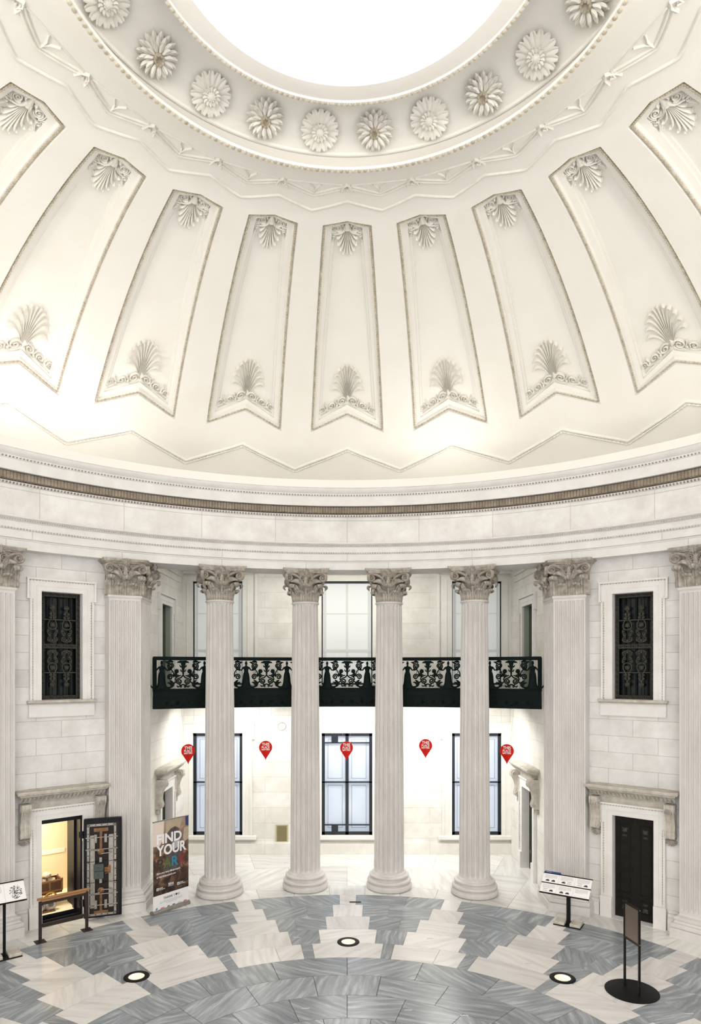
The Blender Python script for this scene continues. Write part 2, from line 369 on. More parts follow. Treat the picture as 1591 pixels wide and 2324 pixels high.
# recess
BY = 11.7; SX = 4.47
LW = [(-4.22, -2.86, .51, 3.30), (-.70, .69, .51, 3.30), (2.86, 4.22, .51, 3.30)]
UW = [(-4.22, -2.86, 4.62, 7.45), (-.70, .69, 4.62, 7.45), (2.86, 4.22, 4.62, 7.45)]
mb = MB(); wall_plate(mb, -SX - .3, SX + .3, -.05, 8.1, LW + UW, .35)
mb.box(-SX, SX, -.07, 0, 0, .30); mb.box(-SX, SX, -.04, 0, .30, .33)
o = struct(mb.build('wall_back', 'wall_recess', smooth=False)); o.location = (0, BY, 0)
SD = (-.47, .47, -.03, 2.08); SU = (-.45, .43, 4.3, 6.62)
for side, x, rz in (('recess_left', -SX, rad(90)), ('recess_right', SX, rad(-90))):
    mb = MB(); sg = 1 if x < 0 else -1
    wall_plate(mb, -1.32, 1.77, -.05, 8.0, [SD, SU], .35) if sg > 0 else wall_plate(mb, -1.77, 1.32, -.05, 8.0, [(-SD[1], -SD[0], *SD[2:]), (-SU[1], -SU[0], *SU[2:])], .35)
    for z, d in ((7.35, .03), (7.52, .05), (7.72, .07)): mb.box(-1.32, 1.32, -d, 0, z, z + .06)
    o = struct(mb.build('wall_' + side, 'wall_recess', smooth=False)); o.location = (x, 9.92, 0); o.rotation_euler = (0, 0, rz)
mb = MB(); mb.box(-4.9, 4.9, 8.7, 12.1, 8.0, 8.15); struct(mb.build('ceiling_recess', 'plaster', smooth=False))
# ------------------------------------------------------------------ entablature
def ring_balls(mb, r, z, a0, a1, pitch, rx, rz):
    n = int(rad(a1 - a0) * r / pitch)
    for k in range(n):
        q = P(r, a0 + (a1 - a0) * (k + .5) / n, z); mb.ball(q, rx, rx, rz, 6, 4)
def joints(mb, r, z0, z1, angs):
    for a in angs: mb.box(-.004, .004, -.004, .01, z0, z1, T=lambda x, y, z, a=a: tuple(Matrix.Rotation(-rad(a), 3, 'Z') @ Vector((x, y, z)) + P(r, a)))
A0, A1, AN = -100, 100, 150
arch = struct(revolve([(9.45, 7.30), (8.66, 7.30), (8.66, 7.46), (8.645, 7.47), (8.645, 7.485), (8.63, 7.49), (8.61, 7.50), (8.61, 7.645), (8.58, 7.65), (8.575, 7.675), (8.585, 7.69), (8.585, 7.80), (8.54, 7.81), (8.53, 7.835), (8.48, 7.86), (8.48, 7.885), (8.62, 7.895)], A0, A1, AN).build('trim_1', 'stone', angle=25))
mb = MB(); ring_balls(mb, 8.575, 7.665, -60, 60, .055, .022, .016); ring_balls(mb, 8.53, 7.825, -60, 60, .045, .018, .014); mb.build('bead_band', 'stone_dirty', arch)
mb = MB(); joints(mb, 8.66, 7.30, 7.46, [-47, -32.5, -18.6, -6.2, 6.2, 18.6, 32.5, 47]); joints(mb, 8.607, 7.5, 7.64, [-44, -18.6, 0, 18.6, 44]); mb.build('joint', 'stone_dirty', arch)
struct(revolve([(8.62, 7.88), (8.60, 7.90), (8.60, 8.50), (8.62, 8.51)], A0, A1, AN).build('trim_2', 'frieze', angle=25))
cor = struct(revolve([(8.60, 8.47), (8.575, 8.475), (8.54, 8.49), (8.53, 8.525), (8.60, 8.53), (8.60, 8.68), (8.32, 8.68), (8.315, 8.662), (8.29, 8.662), (8.285, 8.86), (8.265, 8.865), (8.245, 8.89), (8.24, 8.905), (8.235, 8.915), (8.19, 8.94), (8.155, 8.98), (8.14, 9.015), (8.125, 9.02)], A0, A1, AN).build('trim_3', 'stone', angle=25))
mb = MB(); n = 300
for k in range(n):
    a = -62 + 124 * (k + .5) / n
    mb.box(-.027, .027, -.085, .08, 8.54, 8.665, T=lambda x, y, z, a=a: tuple(Matrix.Rotation(-rad(a), 3, 'Z') @ Vector((x, y, z)) + P(8.505, a)))
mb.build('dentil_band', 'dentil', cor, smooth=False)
revolve([(8.595, 8.532), (8.595, 8.678), (8.47, 8.6785)], -64, 64, 120).build('dentil_backing', 'dentil_dark', cor, smooth=False)  # strip added so the gaps between dentils look deep in shade
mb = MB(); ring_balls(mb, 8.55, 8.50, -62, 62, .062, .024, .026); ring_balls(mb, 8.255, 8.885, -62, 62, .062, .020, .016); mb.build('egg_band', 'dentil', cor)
struct(revolve([(8.125, 9.02), (8.13, 9.19), (8.35, 9.20), (8.36, 9.06), (10.4, 9.05)], -180, 180, 200).build('trim_4', 'plaster', angle=25))

# ================================================================== DOME
PR = [(10.30, 9.04), (10.15, 9.55), (9.985, 9.90), (9.53, 10.30), (9.2, 10.60), (8.85, 10.88), (7.8, 11.52), (6.7, 12.0), (5.6, 12.31), (4.65, 12.44), (4.1, 12.46), (3.6, 12.40), (3.25, 12.27), (3.07, 12.13)]
def zprof(r):
    for i in range(len(PR) - 1):
        if r >= PR[i + 1][0] or i == len(PR) - 2: break
    p = [PR[max(i - 1, 0)], PR[i], PR[i + 1], PR[min(i + 2, len(PR) - 1)]]
    (r1, z1), (r2, z2) = p[1], p[2]; s = (z2 - z1) / (r2 - r1)
    m1 = (z2 - p[0][1]) / (r2 - p[0][0]); m2 = (p[3][1] - z1) / (p[3][0] - r1)
    t = (r - r1) / (r2 - r1); h = r2 - r1
    return (2 * t ** 3 - 3 * t * t + 1) * z1 + (t ** 3 - 2 * t * t + t) * h * m1 + (-2 * t ** 3 + 3 * t * t) * z2 + (t ** 3 - t * t) * h * m2
def dome(th, r, off=0.):
    """point of the dome's inner face at angle th and radius r, pushed off metres into the room"""
    d = (zprof(r + .02) - zprof(r - .02)) / .04; l = math.hypot(1, d); nr, nz = d / l, -1 / l   # inner normal (down, inwards)
    return P(r + nr * off, th, zprof(r) + nz * off)
dm = MB()
def strip(a0, a1, radii, n):
    base = len(dm.v)
    for k in range(n + 1):
        for r in radii: dm.v.append(tuple(dome(a0 + (a1 - a0) * k / n, r)))
    m = len(radii)
    for k in range(n):
        for j in range(m - 1): dm.f.append((base + k * m + j, base + k * m + j + 1, base + (k + 1) * m + j + 1, base + (k + 1) * m + j))
RS0, RS1 = 9.32, 4.5
lin = lambda a, b, n: [a + (b - a) * k / n for k in range(n + 1)]
strip(-180, 180, lin(10.30, RS0, 8), 192)
strip(-180, 180, lin(RS1, 3.07, 16), 192)
PANELS = [-75, -60, -45, -30, -15, 0, 15, 30, 45, 60, 75]
for k in range(24):
    th = -180 + 15 * k
    if th not in PANELS: strip(th - 7.5, th + 7.5, lin(RS0, RS1, 18), 8)
HB, HT, RBN, RB, RT, RA = 5.34, 5.05, 8.87, 9.2, 4.68, 4.57
NA, NF = 8, 20
def G(a, f, d):
    """panel outline grid: a in -1..1 across, f in 0..1 upwards, inset d"""
    rb = RBN + (RB - RBN) * abs(a) - d * 1.1; rt = RA + (RT - RA) * abs(a) + d
    r = rb + (rt - rb) * f; hw = HB + (HT - HB) * f
    return a * (hw - math.degrees(d / r)), r
def loop_params():
    L = [(-1 + 2 * i / NA, 0) for i in range(NA)] + [(1, j / NF) for j in range(NF)] + [(1 - 2 * i / NA, 1) for i in range(NA)] + [(-1, 1 - j / NF) for j in range(NF)]
    return L
LP = loop_params()
for th in PANELS:      # dome face around each panel
    base = len(dm.v); n = len(LP)
    for a, f in LP: t, r = G(a, f, 0); dm.v.append(tuple(dome(th + t, r)))
    for a, f in LP: dm.v.append(tuple(dome(th + a * 7.5, RS0 + (RS1 - RS0) * f)))
    for i in range(n): j = (i + 1) % n; dm.f.append((base + i, base + j, base + n + j, base + n + i))
ceil = struct(dm.build('ceiling', 'plaster', angle=60))

# lantern, rosette channel and skylight
ch = struct(revolve([(3.07, 12.13), (3.045, 12.10), (2.99, 12.10), (2.98, 12.13), (3.40, 12.405), (3.44, 12.42), (3.42, 12.448), (3.275, 12.512), (3.265, 12.495), (3.245, 12.50), (3.235, 12.53), (2.95, 12.655), (2.68, 12.775), (2.5, 12.80), (2.36, 12.72), (2.25, 12.48), (2.18, 12.33), (2.15, 12.29), (2.11, 12.29), (2.10, 12.31), (1.97, 12.285), (1.86, 12.28), (1.84, 12.33)], -180, 180, 160).build('ceiling_rosette_channel', 'plaster', angle=40))
mb = MB(); ring_balls(mb, 3.02, 12.105, -180, 180, .085, .034, .026); mb.build('beaded_border', 'plaster_shaded', ch)
mb = MB(); ring_balls(mb, 2.13, 12.285, -180, 180, .07, .022, .018); mb.build('fine_beaded_border', 'plaster_shaded', ch)
M['lantern'] = mat('lantern_white', (.88, .88, .86), .6)
lan = struct(revolve([(1.84, 12.33), (1.80, 12.62), (1.74, 12.66), (1.74, 12.70), (1.70, 12.74), (1.68, 13.05), (1.62, 13.09), (1.60, 13.16), (1.56, 13.18), (1.56, 13.75), (1.50, 13.8), (1.5, 14.0)], -180, 180, 96).build('window_skylight', 'lantern', angle=35))
mb = MB(); ring_balls(mb, 1.66, 13.08, -180, 180, .09, .03, .02); mb.build('dentil_ring', 'lantern', lan)
mb = MB(); mb.lathe([(1.5, 13.98), (1.5, 14.02)], 64); mb.build('skylight_glass', 'sky', lan, smooth=False)

# relief lines on the dome
def dome_line(mb, pts, w, h, sub=6):
    path = []
    for k in range(len(pts) - 1):
        for j in range(sub): t = j / sub; path.append((pts[k][0] + (pts[k + 1][0] - pts[k][0]) * t, pts[k][1] + (pts[k + 1][1] - pts[k][1]) * t))
    path.append(pts[-1]); m = len(path); rings = []
    q = [dome(a, r) for a, r in path]
    for k in range(m):
        t = (q[min(k + 1, m - 1)] - q[max(k - 1, 0)]).normalized(); nrm = (dome(path[k][0], path[k][1], .1) - q[k]).normalized(); s = t.cross(nrm)
        rings.append([tuple(q[k] + s * u * w + nrm * g * h) for u, g in ((-1, -.02), (-.7, .75), (0, 1), (.7, .75), (1, -.02))])
    mb.loft(rings, caps=True); return q
def dome_beads(mb, pts, pitch, rx, off, skip=0):
    mb.tube([dome(a_, r_, off + .004) for a_, r_ in pts], rx * .5, 5)
    for k in range(len(pts) - 1):
        a, b = dome(*pts[k], off), dome(*pts[k + 1], off)
        n = max(1, round((b - a).length / pitch))
        for j in range(n):
            t = (j + .5) / n; c = dome(pts[k][0] + (pts[k + 1][0] - pts[k][0]) * t, pts[k][1] + (pts[k + 1][1] - pts[k][1]) * t, off); mb.ball(c, rx, rx, rx, 6, 4)
lo = MB(); lob = MB()
zz = []
for k in range(-9, 10): zz.append((7.5 * k, 9.53 if k % 2 == 0 else 9.985))
dome_line(lo, [(a, r - .05) for a, r in zz], .035, .03); dome_beads(lob, zz, .085, .026, .015)
struct(lo.build('trim_5', 'plaster', angle=50)); lob.build('zigzag_bead', 'plaster_orn', bpy.data.objects['trim_5'])
zz = [(7.5 * k, 4.12 if k % 2 == 0 else 4.36) for k in range(-11, 12)]
lo = MB(); dome_line(lo, zz, .022, .024)
struct(lo.build('trim_6', 'plaster_orn', angle=50))
g = MB(); gk = MB()
for k in range(-6, 7):
    c = 15 * k; V = (c + 7.5, 4.02); K0, K1 = (c + .5, 3.80), (c + 14.5, 3.80)
    for w, e in ((.02, 0), (.014, .06)):
        dome_line(g, [(K0[0] + e * 6, K0[1] - e), (V[0], V[1] - e), (K1[0] - e * 6, K1[1] - e)], w, .024, 4)
    dome_line(g, [(c + 1, 3.72), (c + 4, 3.70), (c + 7.5, 3.69), (c + 11, 3.70), (c + 14, 3.72)], .010, .018, 3)
    dome_line(g, [(V[0], V[1] - .06), (V[0], 3.90), (V[0] - .35, 3.82), (V[0] - 1.4, 3.72)], .012, .024, 3)
    dome_line(g, [(V[0], 3.90), (V[0] + .35, 3.82), (V[0] + 1.4, 3.72)], .012, .024, 3)
    dome_line(gk, [(c - 1.2, 3.88), (c - .9, 3.76), (c, 3.70), (c + .8, 3.76), (c + .5, 3.84), (c - .2, 3.80)], .018, .035, 3)
    dome_line(gk, [(c + 1.3, 3.90), (c + 1.0, 3.80), (c + .3, 3.77)], .016, .032, 3)
gar = struct(g.build('trim_7', 'plaster_orn', angle=50)); gk.build('ribbon_knot', 'plaster_orn', gar)

# ------------------------------------------------------------------ dome panels
def frame_at(th, r, off):
    o = dome(th, r, off); up = (dome(th, r - .05) - dome(th, r + .05)).normalized(); n = (dome(th, r, .1) - dome(th, r)).normalized(); x = up.cross(n)
    return lambda u, v, h: tuple(o + x * u + up * v + n * h)
def upper_ornament():
    mb = MB(); T = frame_at(0, RT + .62, -.175); fan = MB()
    # hanging palmette: petals fan downwards
    for k in range(-4, 5):
        ph = rad(k * 23); tx, ty = .165 * math.sin(ph), .20 - .37 * math.cos(ph); sx = .010 * k; sg_ = (k > 0) - (k < 0)
        p = bez((sx, .38), (sx * 1.8, .38 - (.38 - ty) * .5), (tx * .75, ty - .02), (tx, ty), 9)
        if k: p += [(tx + .018 * sg_, ty + .022)]
        n_ = len(p) - 1
        fan.relief(p, [.006 + .017 * math.sin(pi * min(1, j / n_) ** 2.0) for j in range(n_)] + [.005], [.03 + .05 * j / n_ for j in range(n_ + 1)], T)
    fan.loft([[T(w_ * math.cos(2 * pi * i / 10), y_, .03 + w_ * .7 * math.sin(2 * pi * i / 10)) for i in range(10)] for y_, w_ in ((.56, .018), (.53, .03), (.50, .032), (.46, .045), (.42, .065), (.385, .07), (.37, .05))])
    for s in (1, -1):
        for q, w in ((spiral(.150, .425, .072, .012, -2.6, 1.9, 26), .017), (bez((.03, .44), (.05, .36), (.10, .33), (.150, .353), 8), .018), (bez((.03, .40), (.08, .30), (.14, .33), (.20, .30), 8), .016),
                     (spiral(.225, .285, .036, .006, 1.2, -1.5, 18), .012), (bez((.19, .34), (.22, .36), (.235, .40), (.235, .46), 6), .017), (bez((.20, .36), (.25, .37), (.275, .39), (.285, .43), 6), .015), (bez((.20, .35), (.25, .34), (.275, .345), (.30, .365), 6), .013), (bez((.215, .25), (.23, .21), (.25, .18), (.265, .15), 5), .010), (bez((.07, .46), (.09, .50), (.07, .54), (.03, .545), 6), .014)):
            q = [(s * x, y) for x, y in q]; mb.relief(q, taper(len(q) - 1, w * 1.15, .45), .075, T)
        for k in range(5):
            a = 2 * pi * k / 5 + .3; c = (s * .262, .115); q = [(c[0] + .006 * math.cos(a), c[1] + .006 * math.sin(a)), (c[0] + .026 * math.cos(a), c[1] + .026 * math.sin(a)), (c[0] + .048 * math.cos(a), c[1] + .048 * math.sin(a))]
            mb.relief(q, [.006, .013, .003], .03, T)
        for k in range(5):
            a = 2 * pi * k / 5; c = (s * .30, .20); q = [(c[0], c[1]), (c[0] + .016 * math.cos(a), c[1] + .016 * math.sin(a)), (c[0] + .032 * math.cos(a), c[1] + .032 * math.sin(a))]
            mb.relief(q, [.005, .009, .003], .025, T)
    return fan, mb
def lower_ornament():
    fan, mb = MB(), MB(); T = frame_at(0, RBN - .16, -.175)
    for k in range(-5, 6):
        ph = rad(k * 16.0); tx, ty = .335 * math.sin(ph), .34 + .66 * math.cos(ph); sx = .012 * k; sg = (k > 0) - (k < 0)
        p = bez((sx, .17), (sx * 1.6, .17 + (ty - .17) * .55), (tx * .70, ty + .05), (tx, ty), 10)
        if k: p += [(tx + .030 * sg, ty - .03)]
        n_ = len(p) - 1
        fan.relief(p, [.006 + .019 * math.sin(pi * min(1, j / n_) ** 2.4) for j in range(n_)] + [.006], [.04 + .09 * (j / n_) ** 2 for j in range(n_ + 1)], T)
    fan.relief([(0, .12), (.035, .17), (0, .26)], [.02, .06, .01], .05, T)
    sl = -.36 / .86     # the bottom edge falls away to both sides
    for s in (1, -1):
        def pth(q): return [(s * x, y + sl * x * .9) for x, y in q]
        for q, w in ((spiral(.13, .15, .10, .015, 2.6, -1.6), .028), (bez((.03, .12), (.06, .02), (.2, .0), (.28, .07)), .026), (spiral(.36, .12, .075, .012, 3.6, -1.5), .022), (bez((.28, .06), (.38, .0), (.46, .02), (.52, .09)), .022),
                     (spiral(.58, .11, .062, .012, 3.4, -1.4), .020), (bez((.5, .05), (.6, .0), (.66, .03), (.70, .09)), .02), (spiral(.735, .09, .045, .01, 3.2, -1.3), .018), (bez((.22, .1), (.25, .18), (.28, .2), (.26, .24)), .024), (bez((.46, .1), (.49, .19), (.52, .2), (.5, .25)), .024), (bez((.64, .08), (.68, .16), (.70, .19), (.68, .22)), .02)):
            q = pth(q); mb.relief(q, taper(len(q) - 1, w * .75, .4), .06, T)
        for c in ((.24, .08), (.47, .07), (.66, .06)):
            q = pth([c])[0]; mb.ball((q[0], q[1], .02), .03, .03, .03, 6, 4, T)
    return fan, mb
pw = {-75: 'carved dome panel cut off at the far left edge of the photo', -60: 'carved dome panel at the upper left edge, fourth to the left of the central panel', -45: 'long carved dome panel third to the left of the central panel', -30: 'carved dome panel second to the left of the central panel', -15: 'carved dome panel just left of the central panel',
      0: 'upright carved dome panel at the centre, straight below the skylight', 15: 'carved dome panel just right of the central panel', 30: 'carved dome panel second to the right of the central panel', 45: 'long carved dome panel third to the right of the central panel', 60: 'carved dome panel at the upper right edge, fourth to the right of the central panel', 75: 'carved dome panel cut off at the far right edge of the photo'}
mb = MB(); n = len(LP); prof = [(0, 0), (.012, -.035), (.068, -.042), (.08, -.065), (.085, -.10), (.175, -.115), (.18, -.15), (.225, -.155), (.23, -.185)]
for d, off in prof:
    for a, f in LP: t, r = G(a, f, d); mb.v.append(tuple(dome(t, r, off)))
for k in range(len(prof) - 1):
    for i in range(n): j = (i + 1) % n; mb.f.append((k * n + i, k * n + j, (k + 1) * n + j, (k + 1) * n + i))
base = len(mb.v)
for i in range(NA + 1):
    for j in range(NF + 1): t, r = G(-1 + 2 * i / NA, j / NF, .23); mb.v.append(tuple(dome(t, r, -.185)))
for i in range(NA):
    for j in range(NF): q = base + i * (NF + 1) + j; mb.f.append((q, q + 1, q + NF + 2, q + NF + 1))
panel = mb.build('dome_coffer', 'plaster', angle=30)
tag(panel, pw[0], 'dome panel', 'tall recessed panels around the dome')
mb = MB(); corners = [(-1, 0), (0, 0), (1, 0), (1, 1), (0, 1), (-1, 1), (-1, 0)]; mid = []
for k in range(6):
    for j in range(12): t = j / 12; mid.append((corners[k][0] + (corners[k + 1][0] - corners[k][0]) * t, corners[k][1] + (corners[k + 1][1] - corners[k][1]) * t))
mid.append(corners[-1])
dome_beads(mb, [G(a, f, .038) for a, f in mid], .056, .021, -.026)
mb.build('beaded_border', 'plaster_shaded', panel)
f1, s1 = upper_ornament(); f1.build('hanging_palmette', 'plaster_orn', panel, angle=60); s1.build('leaf_scroll', 'plaster_orn', panel, angle=60)
f2, s2 = lower_ornament(); f2.build('rising_palmette', 'plaster_orn', panel, angle=60); s2.build('vine_scroll', 'plaster_orn', panel, angle=60)
for th in PANELS:
    if th: dup(panel, pw[th], (0, 0, 0), -rad(th))

# ------------------------------------------------------------------ rosettes in the channel
def petals(mb, n, r0, r1, w, z0, z1, ph, point=.1, notch=False):
    for k in range(n):
        a = 2 * pi * k / n + ph; ca, sa = math.cos(a), math.sin(a)
        rs = [r0 + (r1 - r0) * t for t in (0, .3, .62, .86, 1)]; ws = [w * q for q in (.45, .8, 1, .75, point)]; zs = [z0, z0 + (z1 - z0) * .2 + .012, z0 + (z1 - z0) * .45, z0 + (z1 - z0) * .8, z1]
        rings = []
        for r, ww, z in zip(rs, ws, zs):
            rings.append([(r * ca - u * ww * sa, r * sa + u * ww * ca, z + d) for u, d in ((-1, .006), (-.5, .010), (0, -.006 if notch else .022), (.5, .010), (1, .006), (0, -.02))])
        mb.loft(rings)
def rosette_daisy():
    mb = MB(); petals(mb, 16, .07, .262, .050, .03, .035, 0, .55, True); mb.lathe([(.20, 0), (.22, .02), (.10, .05), (.05, .05)], 24)
    c = MB(); petals(c, 14, .045, .115, .022, .06, .085, .1, .35); c.lathe([(.085, .04), (.08, .065), (.055, .075), (.05, .10), (.03, .115), (.001, .118)], 16)
    for k in range(10): a = 2 * pi * k / 10; c.ball((.048 * math.cos(a), .048 * math.sin(a), .095), .014, n=6, m=4)
    return mb, c
def rosette_leafy():
    mb = MB(); petals(mb, 16, .06, .262, .034, .03, .025, 0, .08); petals(mb, 16, .06, .235, .030, .05, .075, pi / 16, .08); petals(mb, 11, .05, .18, .026, .07, .115, .2, .08); mb.lathe([(.18, 0), (.2, .02), (.07, .06)], 24)
    c = MB(); c.lathe([(.062, .05), (.07, .10), (.06, .125), (.04, .12), (.035, .09), (.001, .08)], 12)
    for k in range(8): a = 2 * pi * k / 8; c.ball((.052 * math.cos(a), .052 * math.sin(a), .11), .02, .02, .03, n=6, m=4)
    return mb, c
ros_lab = {-67.5: 'daisy rosette at the top left edge, first on the left in the ring', -52.5: 'leafy rosette second from the left end of the ring', -37.5: 'daisy rosette third from the left end of the ring', -22.5: 'leafy rosette fourth from the left end of the ring', -7.5: 'daisy rosette straight above the central panel, just left of the middle',
           7.5: 'leafy rosette just right of the middle of the ring', 22.5: 'daisy rosette fourth from the right end of the ring', 37.5: 'leafy rosette third from the right end of the ring', 52.5: 'daisy rosette second from the right end of the ring', 67.5: 'leafy rosette at the top right edge, last on the right in the ring'}
protos = {}
for k in range(-5, 5):
    th = 7.5 + 15 * k; kind = 'leafy' if k % 2 == 0 else 'daisy'
    n = Vector((0, 0, -1)) * math.cos(rad(24)) - P(1, th) * math.sin(rad(24)); o = P(2.95, th, 12.60) - n * .03
    x = P(1, th + 90); y = n.cross(x); mtx = Matrix((x, y, n)).transposed().to_4x4(); mtx.translation = o
    if kind not in protos:
        a, c = rosette_daisy() if kind == 'daisy' else rosette_leafy()
        r = a.build('dome_rosette', 'plaster_orn', angle=50); tag(r, ros_lab[th], 'rosette', 'carved rosettes around the skylight'); c.build('rosette_center', 'plaster_shaded' if kind == 'leafy' else 'plaster_orn', r); r.matrix_world = mtx; protos[kind] = r
    else: dup(protos[kind], ros_lab[th], mtx=mtx)

# ================================================================== COLUMNS AND PILASTERS
def leaf_mb(w, h, proj):
    mb = MB(); cur = [(0, 0), (.012, .2), (.022, .42), (.038, .62), (.075, .80), (.62 * proj, .95), (.92 * proj, 1.0), (1.07 * proj, .96), (1.10 * proj, .84), (1.0 * proj, .77)]
    ws = [.85, .95, .80, .95, .70, .76, .80, .80, .70, .45]; rings = []
    for k, ((o, z), q) in enumerate(zip(cur, ws)):
        z *= h; ro = []
        sag = .0 if k < 4 else .06 * h * min(1, (k - 3) / 3)
        for u in (-1, -.72, -.42, -.14, .14, .42, .72, 1):
            dep = {1: -.038, .72: -.004, .42: -.018, .14: .016}[abs(u)]
            ro.append((u * w * q, -(o + dep), z - sag * u * u))
        for u in (1, .4, -.4, -1): ro.append((u * w * q * .92, -(o + (-.035 if abs(u) == 1 else -.03)), z - sag * u * u))
        rings.append(ro)
    return mb.loft(rings)
def face_parts(parent, a, b, hw, m, top=.72, mats='stone_cap'):
    """volutes, inner scrolls and the flower of one capital face (front is -y); depth = a + b*|x|"""
    T = lambda x, z, h: (x, -(a + b * abs(x)) - h, z); out = []
    vx, vz, vr = hw * .80, top - .195, .088
    for s in (1, -1):
        mb = MB(); q = bez((.05, .30), (.05, .52), (vx * .62, top - .10), (vx, vz + vr), 12) + spiral(vx, vz, vr, .014, pi / 2, -1.9, 26)[1:]
        mb.relief([(s * x, z) for x, z in q], [.020 + .012 * min(1, k / 12) for k in range(13)] + taper(len(q) - 14, .030, .45), [.05 + .02 * min(1, k / 14) for k in range(len(q))], T)
        mb.ball((s * vx, vz, .04), .022, .022, .04, 8, 5, T)
        q = bez((.07, .34), (.10, .45), (vx * .55, .50), (vx * .92, .43), 8); mb.relief([(s * x, z) for x, z in q], [.035, .045, .05, .055, .055, .05, .045, .03, .012], .04, T)
        out.append(mb)
    hx = MB()
    for s in (1, -1):
        q = bez((.10, .36), (.15, .44), (.17, .56), (.10, .605), 8) + spiral(.082, .535, .068, .012, pi / 2 - .3, 1.6, 20)[1:]
        hx.relief([(s * x, z) for x, z in q], taper(len(q) - 1, .022, .55), .055, T)
    hx.relief([(0, .36), (0, .44), (0, .56), (0, .62)], [.05, .06, .03, .012], .05, T)
    return out, hx
def flower_mb(y):
    mb = MB(); T = lambda x, z, h: (x, y - h, z)
    for k in range(8):
        an = 2 * pi * k / 8; mb.relief([(.018 * math.cos(an), .665 + .018 * math.sin(an)), (.045 * math.cos(an), .665 + .045 * math.sin(an)), (.075 * math.cos(an), .665 + .075 * math.sin(an))], [.014, .026, .008], .035, T)
    mb.ball((0, .665, .03), .028, .028, .025, 8, 5, T); return mb

LEAF_LO = leaf_mb(.108, .25, .135); LEAF_HI = leaf_mb(.108, .40, .20)
def flute_section(r, n, per, depth):
    pts = []
    for k in range(n):
        for j in range(per):
            t = j / per; a = 2 * pi * (k + t) / n; d = 0 if t < .2 else depth * math.sin(pi * (t - .2) / .8) ** .6
            pts.append((a, d))
    return pts
def make_column():
    t = thing('rotunda_column', '', 'column', group='the four free-standing columns')
    b = MB(); b.lathe([(.49, 0), (.515, .015), (.525, .05), (.525, .09), (.51, .125), (.48, .135), (.475, .15), (.49, .155), (.505, .175), (.507, .195), (.495, .22), (.465, .235), (.44, .24), (.425, .255), (.425, .27), (.435, .285), (.45, .29), (.458, .305), (.455, .325), (.435, .34), (.405, .345), (.395, .355), (.39, .375), (.365, .385), (.355, .40)], 64)
    b.build('base', 'stone_col', t, angle=35)
    sh = MB(); N, PER = 20, 8; sec = flute_section(1, N, PER, .145)
    zs = [.395, .40, .43, .445, .46, .49, .9, 1.5, 2.3, 3.2, 4.2, 5.2, 6.1, 6.44, 6.47, 6.49, 6.505, 6.52]
    rings = []
    for z in zs:
        u = (z - .4) / 6.1; r = .345 - .05 * max(0, u) ** 1.6
        f = min(1, max(0, (z - .425) / .06)) ** .5 * min(1, max(0, (6.51 - z) / .06)) ** .5
        rings.append([((r - r * d * f) * math.cos(a), (r - r * d * f) * math.sin(a), z) for a, d in sec])
    sh.loft(rings); sh.lathe([(.295, 6.515), (.30, 6.53), (.318, 6.54), (.322, 6.56), (.315, 6.578), (.298, 6.585)], 40)
    sh.build('shaft', 'stone_col', t, angle=38)
    cp = MB(); cp.lathe([(.285, 6.58), (.285, 6.85), (.295, 7.0), (.33, 7.12), (.40, 7.20), (.42, 7.215), (.40, 7.225)], 32)
    cap = cp.build('capital', 'stone_cap', t)
    ab = MB(); rings = []
    for z, s in ((.63, .93), (.645, .97), (.66, .97), (.672, 1.0), (.70, 1.03), (.715, 1.045), (.735, 1.05)):
        ring = []
        for q in range(4):
            for k in range(9):
                x = -1 + 2 * k / 8; x = max(-.93, min(.93, x)); y = -(.385 + .115 * x * x * 1.15); px, py = x * .515 * s, y * s
                c_, s_ = math.cos(q * pi / 2), math.sin(q * pi / 2); ring.append((px * c_ - py * s_, px * s_ + py * c_, z + 6.58))
        rings.append(ring)
    ab.loft(rings); a_ = ab.build('abacus', 'stone_cap', cap, angle=30)
    lo = hi = None
    for k in range(8):
        for nm, off, src in (('lower_leaf', pi / 8, LEAF_LO), ('upper_leaf', 0, LEAF_HI)):
            ref = lo if nm == 'lower_leaf' else hi
            if ref is None:
                o = MB().add([(x, y - .285, z) for x, y, z in src.v], src.f).build(nm, 'stone_cap', cap, angle=50)
                if nm == 'lower_leaf': lo = o
                else: hi = o
            else: o = ref.copy(); C.objects.link(o)
            o.location = (0, 0, 6.58); o.rotation_euler = (0, 0, off + k * pi / 4)
    vs, hx = face_parts(None, .30, .24, .47, 'stone_cap'); src = [v.build('volute', 'stone_cap', cap, angle=55) for v in vs] + [hx.build('inner_scroll', 'stone_cap', cap, angle=55), flower_mb(-.425).build('flower', 'stone_cap', cap, angle=55)]
    for q in range(4):
        for o in src:
            if q: o = o.copy(); C.objects.link(o)
            o.location = (0, 0, 6.58); o.rotation_euler = (0, 0, q * pi / 2)
    return t
col_lab = ['fluted marble column with leafy capital, leftmost of the four, nearest the banner', 'fluted marble column with leafy capital, second from the left, between the wall vent and the middle window', 'fluted marble column with leafy capital, third from the left, just right of the middle window', 'fluted marble column with leafy capital, rightmost of the four, in front of the right window']
proto = make_column()
for th, l in zip((-18.6, -6.19, 6.19, 18.6), col_lab):
    q = P(9.0, th)
    if th == -18.6: proto.location = q; proto.rotation_euler = (0, 0, -rad(th)); proto['label'] = l
    else: dup(proto, l, q, -rad(th))

